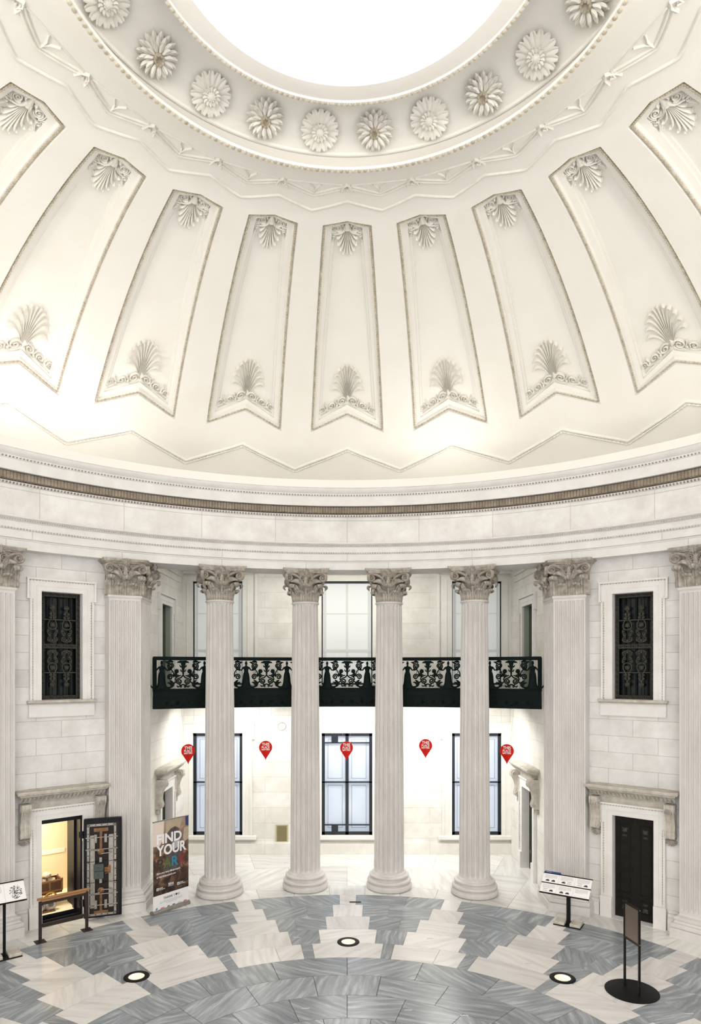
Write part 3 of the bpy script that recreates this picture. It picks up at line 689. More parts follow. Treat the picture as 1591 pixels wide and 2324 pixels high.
def offset_poly(pts, d):
    n = len(pts); out = []
    for i in range(n):
        p0, p1, p2 = [Vector(pts[(i + k) % n]) for k in (-1, 0, 1)]
        e1 = (p1 - p0).normalized(); e2 = (p2 - p1).normalized(); n1 = Vector((e1.y, -e1.x)); n2 = Vector((e2.y, -e2.x)); m = n1 + n2; m = m / max(.4, m.dot(n1) if m.length else 1) if m.length > .01 else n1
        out.append(tuple(p1 + m * d))
    return out
def pilaster(name, pts, flutes, label, group, faces):
    """pts: outline seen from above, anticlockwise, in world metres; flutes: flute count on each edge; faces: (middle, angle, width, n_upper) of carved sides"""
    org = Vector((*pts[0], 0)); t = thing(name, label, 'pilaster', org, group=group)
    L = [(x - org.x, y - org.y) for x, y in pts]
    b = MB(); b.loft([[(x, y, z) for x, y in offset_poly(L, d)] for z, d in ((0, .13), (.16, .13), (.17, .12), (.18, .095), (.19, .115), (.23, .125), (.27, .115), (.28, .085), (.31, .06), (.325, .065), (.335, .075), (.365, .08), (.385, .06), (.39, .04), (.40, .04), (.41, .012), (.45, 0))]); b.build('base', 'stone_pil', t, angle=30)
    sh = MB(); rings = []
    for z in [.44, .50, .515, .535, .56, 1.2, 2.4, 3.6, 4.8, 6.0, 6.40, 6.43, 6.45, 6.465, 6.5]:
        f = min(1, max(0, (z - .50) / .06)) ** .5 * min(1, max(0, (6.465 - z) / .06)) ** .5; ring = []
        for i in range(len(L)):
            p, q = Vector(L[i]), Vector(L[(i + 1) % len(L)]); e = (q - p); l = e.length; e = e / l; nn = Vector((-e.y, e.x)); k = flutes[i]
            if not k: ring.append((p.x, p.y, z)); continue
            m = .02; per = (l - 2 * m) / k; ring.append((p.x, p.y, z))
            for c in range(k):
                for j in range(7):
                    u = j / 6; g = .12 + .76 * u; pos = m + per * (c + g); d = per * .48 * math.sin(pi * u) ** .6 * f
                    v = p + e * pos + nn * d; ring.append((v.x, v.y, z))
        rings.append(ring)
    sh.loft(rings)
    sh.loft([[(x, y, z) for x, y in offset_poly(L, d)] for z, d in ((6.49, 0), (6.51, .004), (6.525, .022), (6.545, .03), (6.57, .026), (6.585, 0))]); sh.build('shaft', 'stone_pil', t, angle=35)
    cp = MB(); cp.loft([[(x, y, z) for x, y in offset_poly(L, d)] for z, d in ((6.575, -.01), (7.0, -.01), (7.15, .04), (7.215, .07), (7.22, .06))]); cap = cp.build('capital', 'stone_cap', t)
    ab = MB(); ab.loft([[(x, y, z) for x, y in offset_poly(L, d)] for z, d in ((7.21, .06), (7.225, .10), (7.24, .10), (7.255, .13), (7.29, .155), (7.315, .16))]); ab.build('abacus', 'stone_cap', cap, angle=30)
    for mid, ang, wd, nu in faces:
        loc = (mid[0] - org.x, mid[1] - org.y, 6.58)
        def put(mb, nm, dx, sc=1.):
            o = MB().add([(x * sc + dx, y, z) for x, y, z in mb.v], mb.f).build(nm, 'stone_cap', cap, angle=50); o.location = loc; o.rotation_euler = (0, 0, ang); return o
        for k in range(nu): put(LEAF_HI, 'upper_leaf', (-.5 + k / (nu - 1)) * wd * .98)
        for k in range(nu - 1): put(LEAF_LO, 'lower_leaf', (-.5 + (k + .5) / (nu - 1)) * wd * .95)
        vs, hx = face_parts(None, .03, .26, wd * .66, 'stone_cap')
        for v in vs: put(v, 'volute', 0)
        put(hx, 'inner_scroll', 0); put(flower_mb(-.185), 'flower', 0)
    return t
for sg, side in ((-1, 'left'), (1, 'right')):
    A = P(8.72, sg * 34.15); B = Vector((sg * 4.33, 7.51)); Cn = Vector((sg * 4.35, 8.25)); E = A + P(.6, sg * BAY); Dn = Vector((sg * 4.465, 8.60))
    pts = [(A.x, A.y), (B.x, B.y), (Cn.x, Cn.y), (Dn.x, Dn.y), (E.x, E.y)]; fl_ = [7, 7, 0, 0, 0]
    m1 = ((A.x + B.x) / 2, (A.y + B.y) / 2); m2 = ((B.x + Cn.x) / 2, (B.y + Cn.y) / 2)
    a1 = math.atan2(B.y - A.y, B.x - A.x) if sg < 0 else math.atan2(A.y - B.y, A.x - B.x); a2 = pi / 2 if sg < 0 else -pi / 2
    if sg > 0: pts = [pts[1], pts[0], pts[4], pts[3], pts[2]]; fl_ = [7, 0, 0, 0, 7]
    pilaster('corner_pilaster', pts, fl_, 'two-sided fluted pilaster at the ' + ('banner end of the balcony, beside the open vault door' if sg < 0 else 'other end of the balcony, behind the tilted text stand'), 'fluted wall pilasters', [(m1, a1, .62, 3), (m2, a2, .62, 3)])
    c = 47.85; ang = -rad(sg * c); q = P(8.72, sg * c); ex = Vector((math.cos(ang), math.sin(ang), 0)); ey = Vector((-math.sin(ang), math.cos(ang), 0))
    pl = [tuple((q + ex * x + ey * y)[:2]) for x, y in ((-.31, 0), (.31, 0), (.31, .35), (-.31, .35))]
    pilaster('wall_pilaster', pl, [7, 2, 0, 2], 'flat fluted pilaster cut by the ' + ('left edge of the photo' if sg < 0 else 'right edge of the photo'), 'fluted wall pilasters', [(tuple((q)[:2]), ang, .62, 3)])

# ================================================================== DOOR AND WINDOW SURROUNDS
def surround(parent, s0, s1, z0, z1, m='stone', ear=.05, foot=False, w=.215, beads=True):
    """stone architrave with eared head around an opening; front at y=0"""
    mb = MB(); y = -.05
    for a, b in ((s0 - w, s0), (s1, s1 + w)):
        mb.box(a, b, -.045, .0, z0, z1 + w)
    mb.box(s0, s1, -.045, 0, z1, z1 + w)
    # inner fascia step, outer raised roll and ears
    for a, b, c, d in ((s0 - w - .003, s0 - w + .035, z0, z1 - .165), (s1 + w - .035, s1 + w + .003, z0, z1 - .165), (s0 - w - ear - .003, s0 - w - ear + .035, z1 - .127, z1 + w - .003), (s1 + w + ear - .035, s1 + w + ear + .003, z1 - .127, z1 + w - .003), (s0 - w - ear - .006, s1 + w + ear + .006, z1 + w - .001, z1 + w + .035)):
        mb.box(a, b, -.075, 0, c, d)
    for a, b in ((s0 - w - ear, s0 - w - .001), (s1 + w + .001, s1 + w + ear)): mb.box(a, b, -.043, 0, z1 - .13, z1 + w - .002); mb.box(a - .004, b + .004, -.078, 0, z1 - .16, z1 - .129)
    for a, b in ((s0 - .10, s0 - .09), (s1 + .09, s1 + .10)): mb.box(a, b, -.052, 0, z0, z1 + .10)
    mb.box(s0 - .10, s1 + .10, -.052, 0, z1 + .09, z1 + .10)
    if foot:
        for a, b in ((s0 - w - .02, s0 - .002), (s1 + .002, s1 + w + .02)): mb.box(a, b, -.085, 0, z0, z0 + .42)
    o = mb.build('surround', m, parent, smooth=False)
    if not beads: return o
    bd = MB(); n = int((z1 - z0) / .055)
    for k in range(n):
        z = z0 + (z1 - .15 - z0) * (k + .5) / n
        if foot and z < z0 + .46: continue
        for x in (s0 - w + .045, s1 + w - .045): bd.ball((x, -.05, z), .014, .014, .020, 6, 4)
    n = int((s1 - s0 + 2 * w) / .055)
    for k in range(n): bd.ball((s0 - w - ear + .03 + (s1 - s0 + 2 * (w + ear) - .06) * (k + .5) / n, -.05, z1 + w - .012), .020, .014, .014, 6, 4)
    bd.build('bead_row', 'stone_dirty', parent)
    return o
def console_mb():
    """scrolled bracket: side outline extruded across; back at y=0, top at z=0"""
    mb = MB(); out = [(0, 0), (-.235, 0), (-.255, -.05), (-.25, -.12), (-.21, -.18), (-.165, -.26), (-.135, -.36), (-.125, -.46), (-.15, -.53), (-.165, -.59), (-.145, -.65), (-.10, -.68), (0, -.69)]
    n = len(out)
    for a, b, d in ((-.085, -.055, 0), (-.055, -.02, .012), (-.02, .02, 0), (.02, .055, .012), (.055, .085, 0)):
        pts = [(y + (d if 0 < i < n - 1 else 0), z) for i, (y, z) in enumerate(out)]
        mb.poly(pts, lambda y, z, h: (h, y, z), a, b)
    T = lambda sx: (lambda y, z, h: (sx * (.085 + h), y, z))
    for sx in (-1, 1):
        q = spiral(-.15, -.10, .085, .012, 0, 1.8, 24); mb.relief(q, .012, .012, T(sx)); q = spiral(-.10, -.60, .05, .01, 0, 1.5, 16); mb.relief(q, .010, .012, T(sx))
        mb.relief(bez((-.07, -.10), (-.05, -.3), (-.05, -.42), (-.06, -.56), 8), .012, .010, T(sx))
    for k in range(-2, 3): mb.relief([(k * .02, -.08), (k * .032, -.12), (k * .034, -.17)], [.012, .016, .004], .03, lambda x, z, h: (x, -.245 + abs(z + .08) * .3 - h, z))
    # shell leaf below
    for k in range(-3, 4):
        a = rad(-90 + k * 24); mb.relief([(0, -.70), (.05 * math.cos(a), -.70 + .05 * math.sin(a)), (.11 * math.cos(a), -.70 + .12 * math.sin(a))], [.012, .022, .010], .06, lambda x, z, h: (x, -.01 - h, z))
    return mb
CONS = console_mb()
def hood(parent, c0, c1, zt, s0, s1):
    mb = MB(); prof = [(0, zt - .27), (-.05, zt - .27), (-.06, zt - .235), (-.10, zt - .23), (-.11, zt - .20), (-.18, zt - .14), (-.24, zt - .10), (-.25, zt - .075), (-.29, zt - .06), (-.30, zt - .02), (-.285, zt), (0, zt + .015)]
    a = MB(); rings = []
    for y, z in prof: d = -y - .24; rings.append([(c0 - d, 0, z), (c0 - d, y, z), (c1 + d, y, z), (c1 + d, 0, z)])
    a.loft(rings); h = a.build('hood_cornice', 'stone_dirty', parent, angle=25)
    e = MB()
    for k in range(22):
        x = c0 + (c1 - c0) * (k + .5) / 22; e.relief([(x, zt - .22), (x, zt - .17), (x, zt - .12)], [.02, .03, .012], .02, lambda x_, z, h_: (x_, -.10 - (z - (zt - .22)) * 1.15 - h_, z))
    n = 50
    for k in range(n): e.ball((c0 + .05 + (c1 - c0 - .1) * (k + .5) / n, -.105, zt - .225), .012, .012, .012, 6, 4)
    e.build('leaf_band', 'stone_dirty', h)
    f = MB(); f.box(s0 - .27, s1 + .27, -.03, 0, zt - .47, zt - .26); f.build('lintel_slab', 'stone_dirty', parent, smooth=False)
    for x in (s0 - .32, s1 + .32):
        o = MB().add([(q[0] + x, q[1], q[2] + zt - .25) for q in CONS.v], CONS.f).build('console_bracket', 'stone_dirty', parent, angle=35)
def panelled_leaf(mb, x0, x1, y, z0, z1):
    mb.box(x0, x1, y, y + .06, z0, z1)
    fw = (x1 - x0) * .22
    for a, b, c, d in ((x0 + fw, x1 - fw, z0 + .5, z1 - .18), (x0 + fw, x1 - fw, z0 + .14, z0 + .40)):
        for p in ((a, a + .018, c, d), (b - .018, b, c, d), (a, b, c, c + .018), (a, b, d - .018, d)): mb.box(p[0], p[1], y - .016, y, p[2], p[3])
def door_unit(n, loc, rz, s0, s1, z1, zt, kind, hooded=True):
    r = struct_root('door_%d' % n, loc, rz); surround(r, s0, s1, 0, z1, foot=hooded)
    if hooded: hood(r, s0 - .43, s1 + .43, zt, s0, s1)
    mb = MB()
    for a, b in ((s0 - .02, s0 + .003), (s1 - .003, s1 + .02)): mb.box(a, b, .004, .415, 0, z1)
    mb.box(s0, s1, .004, .415, z1 - .003, z1 + .02); mb.box(s0 - .02, s1 + .02, -.09, .42, -.005, .004)
    mb.build('reveal', 'stone' if kind != 'vault' else 'vaultblack', r, smooth=False)
    if kind == 'leaves':
        xm = (s0 + s1) / 2
        for a, b in ((s0, xm - .004), (xm + .004, s1)):
            d = MB(); panelled_leaf(d, a, b, .13, .0, z1); l = d.build('door_leaf', 'bronze_dark', r, smooth=False)
            o = MB(); cx = (a + b) / 2; T = front(.125)
            for zc, s in ((z1 - .34, 1), (.26, -1)):
                for sg in (1, -1):
                    o.relief([(cx + sg * x, zc + s * z) for x, z in spiral(.028, .06, .028, .006, 0, 1.3, 14)], .006, .008, T); o.relief([(cx + sg * x, zc + s * z) for x, z in spiral(.026, -.07, .024, .006, 2, 1.3, 14)], .006, .008, T)
                for k in range(-3, 4): an = rad(90 * s + k * 24); o.relief([(cx, zc), (cx + .05 * math.cos(an), zc + .07 * math.sin(an))], [.005, .009], .008, T)
            o.build('palmette_ornament', 'bronze', l)
    elif kind == 'dark':
        d = MB(); panelled_leaf(d, s0, (s0 + s1) / 2, .145, 0, z1); panelled_leaf(d, (s0 + s1) / 2 + .002, s1, .145, 0, z1); d.build('door_leaf', 'green_door', r, smooth=False)
    return r
door_unit(1, *bays['right'], -.385, .40, 2.08, 2.70, 'leaves')
vr = door_unit(2, *bays['left'], -.385, .40, 2.08, 2.70, 'vault')
door_unit(3, (-SX, 9.92, 0), rad(90), -.47, .47, 2.08, 2.70, 'dark')
door_unit(4, (SX, 9.92, 0), rad(-90), -.47, .47, 2.08, 2.70, 'dark')
for n, x, rz, s in ((5, -SX, 90, 1), (6, SX, -90, -1)):
    r = struct_root('door_%d' % n, (x, 9.92, 0), rad(rz)); a, b = (-.45, .43) if s > 0 else (-.43, .45); surround(r, a, b, 4.33, 6.62)
    d = MB(); d.box(a, b, .13, .17, 4.33, 6.62); d.build('door_leaf', 'green_door', r, smooth=False)
    d = MB()
    for p in ((a - .01, a + .003), (b - .003, b + .01)): d.box(p[0], p[1], .004, .3, 4.33, 6.62)
    d.box(a, b, .004, .3, 6.617, 6.63); d.build('reveal', 'sage', r, smooth=False)

def key_band(mb, x0, x1, z0, z1, y, vertical=False):
    """Greek key: little stepped strips"""
    L = (z1 - z0) if vertical else (x1 - x0); W = (x1 - x0) if vertical else (z1 - z0); n = max(1, round(L / (W * 1.5))); p = L / n; t = W * .11
    def bx(a, b, c, d):
        if vertical: mb.box(x0 + c, x0 + d, y - .008, y, z0 + a, z0 + b)
        else: mb.box(x0 + a, x0 + b, y - .008, y, z0 + c, z0 + d)
    bx(0, L, 0, t * .8); bx(0, L, W - t * .8, W)
    for k in range(n):
        o = k * p
        bx(o + .08 * p, o + .08 * p + t, .2 * W, .8 * W); bx(o + .08 * p, o + .88 * p, .8 * W - t, .8 * W); bx(o + .88 * p - t, o + .88 * p, .36 * W, .8 * W); bx(o + .40 * p, o + .88 * p, .36 * W, .36 * W + t); bx(o + .40 * p, o + .40 * p + t, .36 * W, .60 * W); bx(o + .08 * p, o + 1.08 * p if k < n - 1 else o + p, .2 * W - t * .3, .2 * W + t * .7)
def grille_ornament(cx, T):
    mb = MB()
    for s in (1, -1):           # upper half, then mirrored lower half
        def put(q, w, h=.012):
            for e in (1, -1): mb.relief([(cx + e * x, s * z) for x, z in q], w, h, T)
        put(spiral(.055, .115, .048, .008, -2.2, 1.5, 22), .009); put(bez((.0, .05), (.04, .05), (.08, .06), (.10, .10), 6), .010)
        put(spiral(.045, .205, .038, .008, -1.8, 1.4, 20), .008); put(spiral(.075, .275, .028, .006, 1.6, -1.4, 16), .008); put(bez((.02, .16), (.05, .17), (.09, .2), (.10, .27), 6), .008)
        put(bez((.012, .30), (.09, .30), (.115, .40), (.035, .50), 10), .011); put(bez((.035, .50), (.01, .53), (.01, .55), (.03, .56), 5), .009)
        put(spiral(.035, .545, .026, .006, -1.5, 1.4, 16), .008); put(spiral(.03, .61, .028, .006, 1.8, -1.4, 16), .008); put(bez((.0, .57), (.03, .57), (.05, .6), (.0, .665), 6), .008)
        for k in range(-3, 4):
            a = rad(90 + k * 20); c = .69; q = [(cx + .012 * math.cos(a), s * (c + .012 * math.sin(a))), (cx + .05 * math.cos(a), s * (c + .06 * math.sin(a))), (cx + .062 * math.cos(a) * (1 if abs(k) < 3 else .9), s * (c + .10 * math.sin(a)))]; mb.relief(q, [.005, .010, .006], .014, T)
            a = rad(90 + k * 26); q = [(cx, s * .36), (cx + .055 * math.cos(a), s * (.36 + .075 * math.sin(a)))]; mb.relief(q, [.005, .011], .012, T)
        mb.ball((cx, s * .085, .005), .024, .024, .014, 8, 5, T); mb.ball((cx, s * .68, .005), .020, .014, .014, 8, 4, T); mb.ball((cx, s * .30, .005), .014, .014, .012, 8, 4, T)
    return mb
def grille_window(n, loc, rz):
    r = struct_root('window_%d' % n, loc, rz); s0, s1, z0, z1 = -.385, .395, 4.43, 6.57
    surround(r, s0, s1, z0, z1)
    mb = MB(); mb.bbox(s0 - .27, s1 + .27, -.13, .0, z0 - .055, z0, .012); mb.bbox(s0 - .25, s1 + .25, -.10, 0, z0 - .075, z0 - .05, .008); mb.build('window_sill', 'stone_dirty', r, smooth=False)
    mb = MB(); mb.box(s0 - .235, s1 + .235, -.05, 0, z0 - .33, z0 - .075); mb.build('apron_slab', 'stone', r, smooth=False)
    mb = MB()
    for a, b in ((s0 - .01, s0 + .003), (s1 - .003, s1 + .01)): mb.box(a, b, .004, .40, z0, z1)
    mb.box(s0, s1, .004, .40, z1 - .003, z1 + .01); mb.box(s0, s1, .004, .40, z0 - .01, z0 + .003); mb.build('reveal', 'stone', r, smooth=False)
    mb = MB(); mb.box(s0, s1, .24, .26, z0, z1); mb.build('window_glass', 'glassdark', r, smooth=False)
    mb = MB(); zc = (z0 + z1) / 2; f = .085
    for x in (s0 + .17, s1 - .17, (s0 + s1) / 2): mb.box(x - .02, x + .02, .20, .24, z0, z1)
    for z in (zc, z0 + .55, z1 - .55): mb.box(s0, s1, .20, .24, z - .02, z + .02)
    mb.build('sash', 'dark', r, smooth=False)
    g = MB(); g.box(s0, s0 + f, .12, .14, z0, z1); g.box(s1 - f, s1, .12, .14, z0, z1); g.box(s0, s1, .12, .14, z1 - f, z1); g.box(s0, s1, .12, .14, z0, z0 + f); g.box(s0, s1, .12, .14, zc - .045, zc + .045)
    gr = g.build('grille', 'bronze_dark', r, smooth=False)
    k = MB(); key_band(k, s0 + .005, s0 + f - .005, z0, z1, .12, True); key_band(k, s1 - f + .005, s1 - .005, z0, z1, .12, True); key_band(k, s0 + f, s1 - f, z1 - f + .005, z1 - .005, .12); key_band(k, s0 + f, s1 - f, z0 + .005, z0 + f - .005, .12); key_band(k, s0 + f - .02, s1 - f + .02, zc - .04, zc + .04, .118); k.build('key_band', 'bronze', gr, smooth=False)
    xs = ((s0 + s1) / 2 - .145, (s0 + s1) / 2 + .125)
    for x in xs:
        b = MB(); b.tube([(x, .13, z0 + f), (x, .13, z1 - f)], .012, 6); b.build('bar', 'bronze_dark', gr)
        o = grille_ornament(x, lambda u, v, h: (u, .115 - h, zc + (v + (.035 if v > 0 else -.035)) * 1.0)); o.build('scroll_ornament', 'bronze', gr)
    for z in (zc + .53, zc - .53):
        b = MB(); b.tube([(s0 + f, .13, z), (s1 - f, .13, z)], .012, 6); b.build('crossbar', 'bronze', gr)
    return r
grille_window(1, *bays['left']); grille_window(2, *bays['right'])

# recess windows
def rrect(x0, x1, z0, z1, r, n=4):
    p = []
    for cx, cz, a in ((x1 - r, z0 + r, -90), (x1 - r, z1 - r, 0), (x0 + r, z1 - r, 90), (x0 + r, z0 + r, 180)):
        for k in range(n + 1): t = rad(a + 90 * k / n); p.append((cx + r * math.cos(t), cz + r * math.sin(t)))
    return p
def lower_window(n, x0, x1, vents):
    z0, z1 = .51, 3.30; r = struct_root('window_%d' % n, (0, BY, 0)); surround(r, x0, x1, z0, z1, 'wallplain', ear=.06, w=.26, beads=False)
    mb = MB(); mb.bbox(x0 - .38, x1 + .38, -.10, 0, z0 - .11, z0 - .0, .015); mb.build('window_sill', 'wallplain', r, smooth=False)
    mb = MB(); mb.box(x0 - .01, x0 + .003, .004, .35, z0, z1); mb.box(x1 - .003, x1 + .01, .004, .35, z0, z1); mb.build('reveal', 'wallplain', r, smooth=False)
    f = MB(); e = .085; xm = (x0 + x1) / 2
    for a, b, c, d in ((x0, x0 + e, z0, z1), (x1 - e, x1, z0, z1), (x0, x1, z0, z0 + e), (x0, x1, z1 - e, z1), (xm - .045, xm + .045, z0, z1), (x0, x1, 1.935, 1.97)): f.box(a, b, .03, .10, c, d)
    for a, b in ((x0 + e - .02, xm - .03), (xm + .03, x1 - e + .02)):     # rounded inner frame corners
        for c, d in ((z0 + e - .02, 1.95), (1.95, z1 - e + .02)):
            pr = rrect(a, b, c, d, .05); m = len(pr); ro = [(a if u < (a + b) / 2 else b, c if v < (c + d) / 2 else d) for u, v in pr]
    if vents:
        for a, b in ((x0 + e, xm - .045), (xm + .045, x1 - e)):
            for c in (z1 - e - .20, z0 + e + .17): f.box(a, b, .03, .09, c, c + .03)
        for c in (z1 - e - .17, z0 + e): f.box(x0 + .27, x0 + .45, .025, .09, c, c + .17)
        for k in range(4): f.box(x0 + .28, x0 + .44, .018, .03, z1 - e - .145 + k * .032, z1 - e - .13 + k * .032)
    f.build('window_frame', 'wframe', r, smooth=False)
    for a, b in ((x0 + e - .01, xm - .035), (xm + .035, x1 - e + .01)):
        p = MB(); p.box(a, b, .11, .12, z0 + e, z1 - e); pn = p.build('window_pane', 'pane', r, smooth=False)
        l = MB()
        for c, d in ((z0 + e + .09, 1.86), (2.04, z1 - e - .09)):
            for q in ((a + .09, a + .10, c, d), (b - .10, b - .09, c, d), (a + .09, b - .09, c, c + .01), (a + .09, b - .09, d - .01, d)): l.box(q[0], q[1], .104, .11, q[2], q[3])
        l.build('inner_line', 'pane_line', pn, smooth=False)
    return r
M['wallplain'] = mat('recess_stone', (.82, .805, .755), .55, col2=(.76, .745, .69), scale=2.2, spec=.35)
lower_window(3, LW[0][0], LW[0][1], False); lower_window(4, LW[1][0], LW[1][1], True); lower_window(5, LW[2][0], LW[2][1], False)
for i, (x0, x1, z0, z1) in enumerate(UW):
    r = struct_root('window_%d' % (6 + i), (0, BY, 0)); mb = MB()
    for a, b, c, d in ((x0 - .42, x0 - .34, z0, z1 + .25), (x0 - .30, x0, z0, z1), (x1, x1 + .30, z0, z1), (x1 + .34, x1 + .42, z0, z1 + .25), (x0 - .42, x1 + .42, z1 + .2, z1 + .28), (x0 - .30, x1 + .30, z1, z1 + .14)): mb.box(a, b, -.05, 0, c, d)
    for a in (x0 - .16, x1 + .14): mb.box(a, a + .02, -.065, 0, z0, z1)
    mb.build('surround', 'wallplain', r, smooth=False)
    mb = MB()
    for a, b, c, d in ((x0, x0 + .03, z0, z1), (x1 - .03, x1, z0, z1), (x0, x1, z1 - .05, z1), (x0, x1, z0, z0 + .05)): mb.box(a, b, .05, .09, c, d)
    mb.build('window_frame', 'wframe', r, smooth=False)
    mb = MB(); mb.box(x0 + .03, x1 - .03, .08, .09, z0 + .05, z1 - .05); bl = mb.build('roller_blind', 'blind', r, smooth=False)
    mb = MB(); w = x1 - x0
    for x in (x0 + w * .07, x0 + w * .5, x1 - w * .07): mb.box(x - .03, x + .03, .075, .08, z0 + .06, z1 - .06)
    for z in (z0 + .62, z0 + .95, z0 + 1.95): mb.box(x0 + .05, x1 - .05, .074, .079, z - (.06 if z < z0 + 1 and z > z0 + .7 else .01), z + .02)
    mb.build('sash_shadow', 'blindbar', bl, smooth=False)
# wall medallion and vent in the recess
t = thing('wall_vent', 'brass-edged rectangular air vent low on the recess wall beside the second column', 'vent', (-1.785, BY, .31))
mb = MB(); mb.box(-.165, .165, -.02, 0, 0, .03); mb.box(-.165, .165, -.02, 0, .455, .485); mb.box(-.165, -.135, -.02, 0, .03, .455); mb.box(.135, .165, -.02, 0, .03, .455); mb.build('frame', 'brass_grille', t, smooth=False)
mb = MB(); mb.box(-.135, .135, -.008, -.002, .03, .455); mb.build('backing', 'dark', t, smooth=False)
mb = MB()
for k in range(15): x = -.13 + .26 * k / 14; mb.box(x - .003, x + .003, -.016, -.008, .03, .455)
for k in range(22): z = .035 + .415 * k / 21; mb.box(-.135, .135, -.016, -.008, z - .003, z + .003)
mb.build('mesh', 'brass_grille', t, smooth=False)
t = thing('wall_medallion', 'pale round disc on the recess wall above the vent', 'wall disc', (-1.78, BY, 3.48))
mb = MB(); T = lambda x, y, z: (x, -z, y); mb.lathe([(.10, 0), (.10, .03), (.085, .045), (.08, .03), (.001, .03)], 32, T); mb.lathe([(.135, 0), (.135, .012), (.115, .015), (.105, .0)], 32, T); mb.build('disc', 'wallplain', t)

# ================================================================== BALCONY
RB_ = 9.42; BE = 27.3
bal = thing('balcony', 'dark green cast-iron balcony with scrolls and draped figures behind the columns', 'balcony', (0, 0, 0))
def arc_bar(mb, r0, r1, z0, z1, a0=-BE, a1=BE, n=48):
    rings = [[tuple(P(r, a0 + (a1 - a0) * k / n, z)) for r, z in ((r0, z0), (r1, z0), (r1, z1), (r0, z1))] for k in range(n + 1)]; mb.loft(rings)
mb = MB(); arc_bar(mb, 9.40, 9.52, 4.15, 4.40); arc_bar(mb, 9.37, 9.52, 4.40, 4.43); arc_bar(mb, 9.39, 9.50, 4.43, 4.52); arc_bar(mb, 9.37, 9.5, 4.52, 4.545); arc_bar(mb, 9.40, 9.5, 4.545, 4.585); arc_bar(mb, 9.375, 9.48, 4.585, 4.60); arc_bar(mb, 9.38, 9.52, 4.15, 4.17); mb.build('fascia', 'iron', bal, angle=25)
mb = MB(); arc_bar(mb, 9.365, 9.475, 5.265, 5.325); arc_bar(mb, 9.385, 9.455, 5.245, 5.265); mb.build('top_rail', 'iron', bal, angle=25)
mb = MB(); n = 30; pts_o = [P(9.5, -BE + 2 * BE * k / n) for k in range(n + 1)]
pts = [(p.x, p.y) for p in pts_o] + [(4.42, 11.68), (-4.42, 11.68)]
mb.poly(pts, lambda x, y, h: (x, y, h), 4.30, 4.42); mb.build('floor_slab', 'iron', bal, smooth=False)
BT = lambda x, z, h: tuple(P(RB_ - h, math.degrees(x / RB_), 4.60 + z))
def figure_mb():
    mb = MB(); rings = []
    for z, rx, ry in ((0, .165, .05), (.012, .165, .05), (.035, .135, .048), (.07, .105, .046), (.13, .088, .044), (.22, .082, .044), (.30, .074, .042), (.355, .060, .038), (.39, .046, .034), (.42, .052, .036), (.455, .060, .040), (.485, .064, .036), (.505, .048, .03), (.517, .022, .022), (.54, .020, .020)):
        rings.append([BT(rx * math.cos(2 * pi * k / 16) * (1 + (.05 if k % 2 and z < .36 else 0)), z, .02 + ry * math.sin(2 * pi * k / 16) * (1 + (.18 if k % 2 and z < .36 else 0))) for k in range(16)])
    mb.loft(rings); mb.ball((0, .578, .025), .030, .042, .032, 10, 7, BT); mb.ball((0, .618, .015), .022, .016, .022, 8, 5, BT); mb.ball((0, .575, .058), .007, .01, .008, 6, 4, BT)
    for s in (1, -1):
        mb.tube([BT(s * x, z, h) for x, z, h in ((.050, .492, .02), (.085, .455, .025), (.118, .415, .03), (.150, .445, .035), (.185, .487, .03))], [.020, .018, .015, .012, .012], 8); mb.ball((s * .195, .497, .03), .014, .016, .012, 6, 4, BT)
        mb.ball((s * .024, .452, .052), .018, .018, .014, 8, 5, BT)
        mb.relief([(s * .10, .02), (s * .18, .02), (s * .22, .05), (s * .23, .09)], [.02, .025, .015, .005], .02, BT)
    return mb
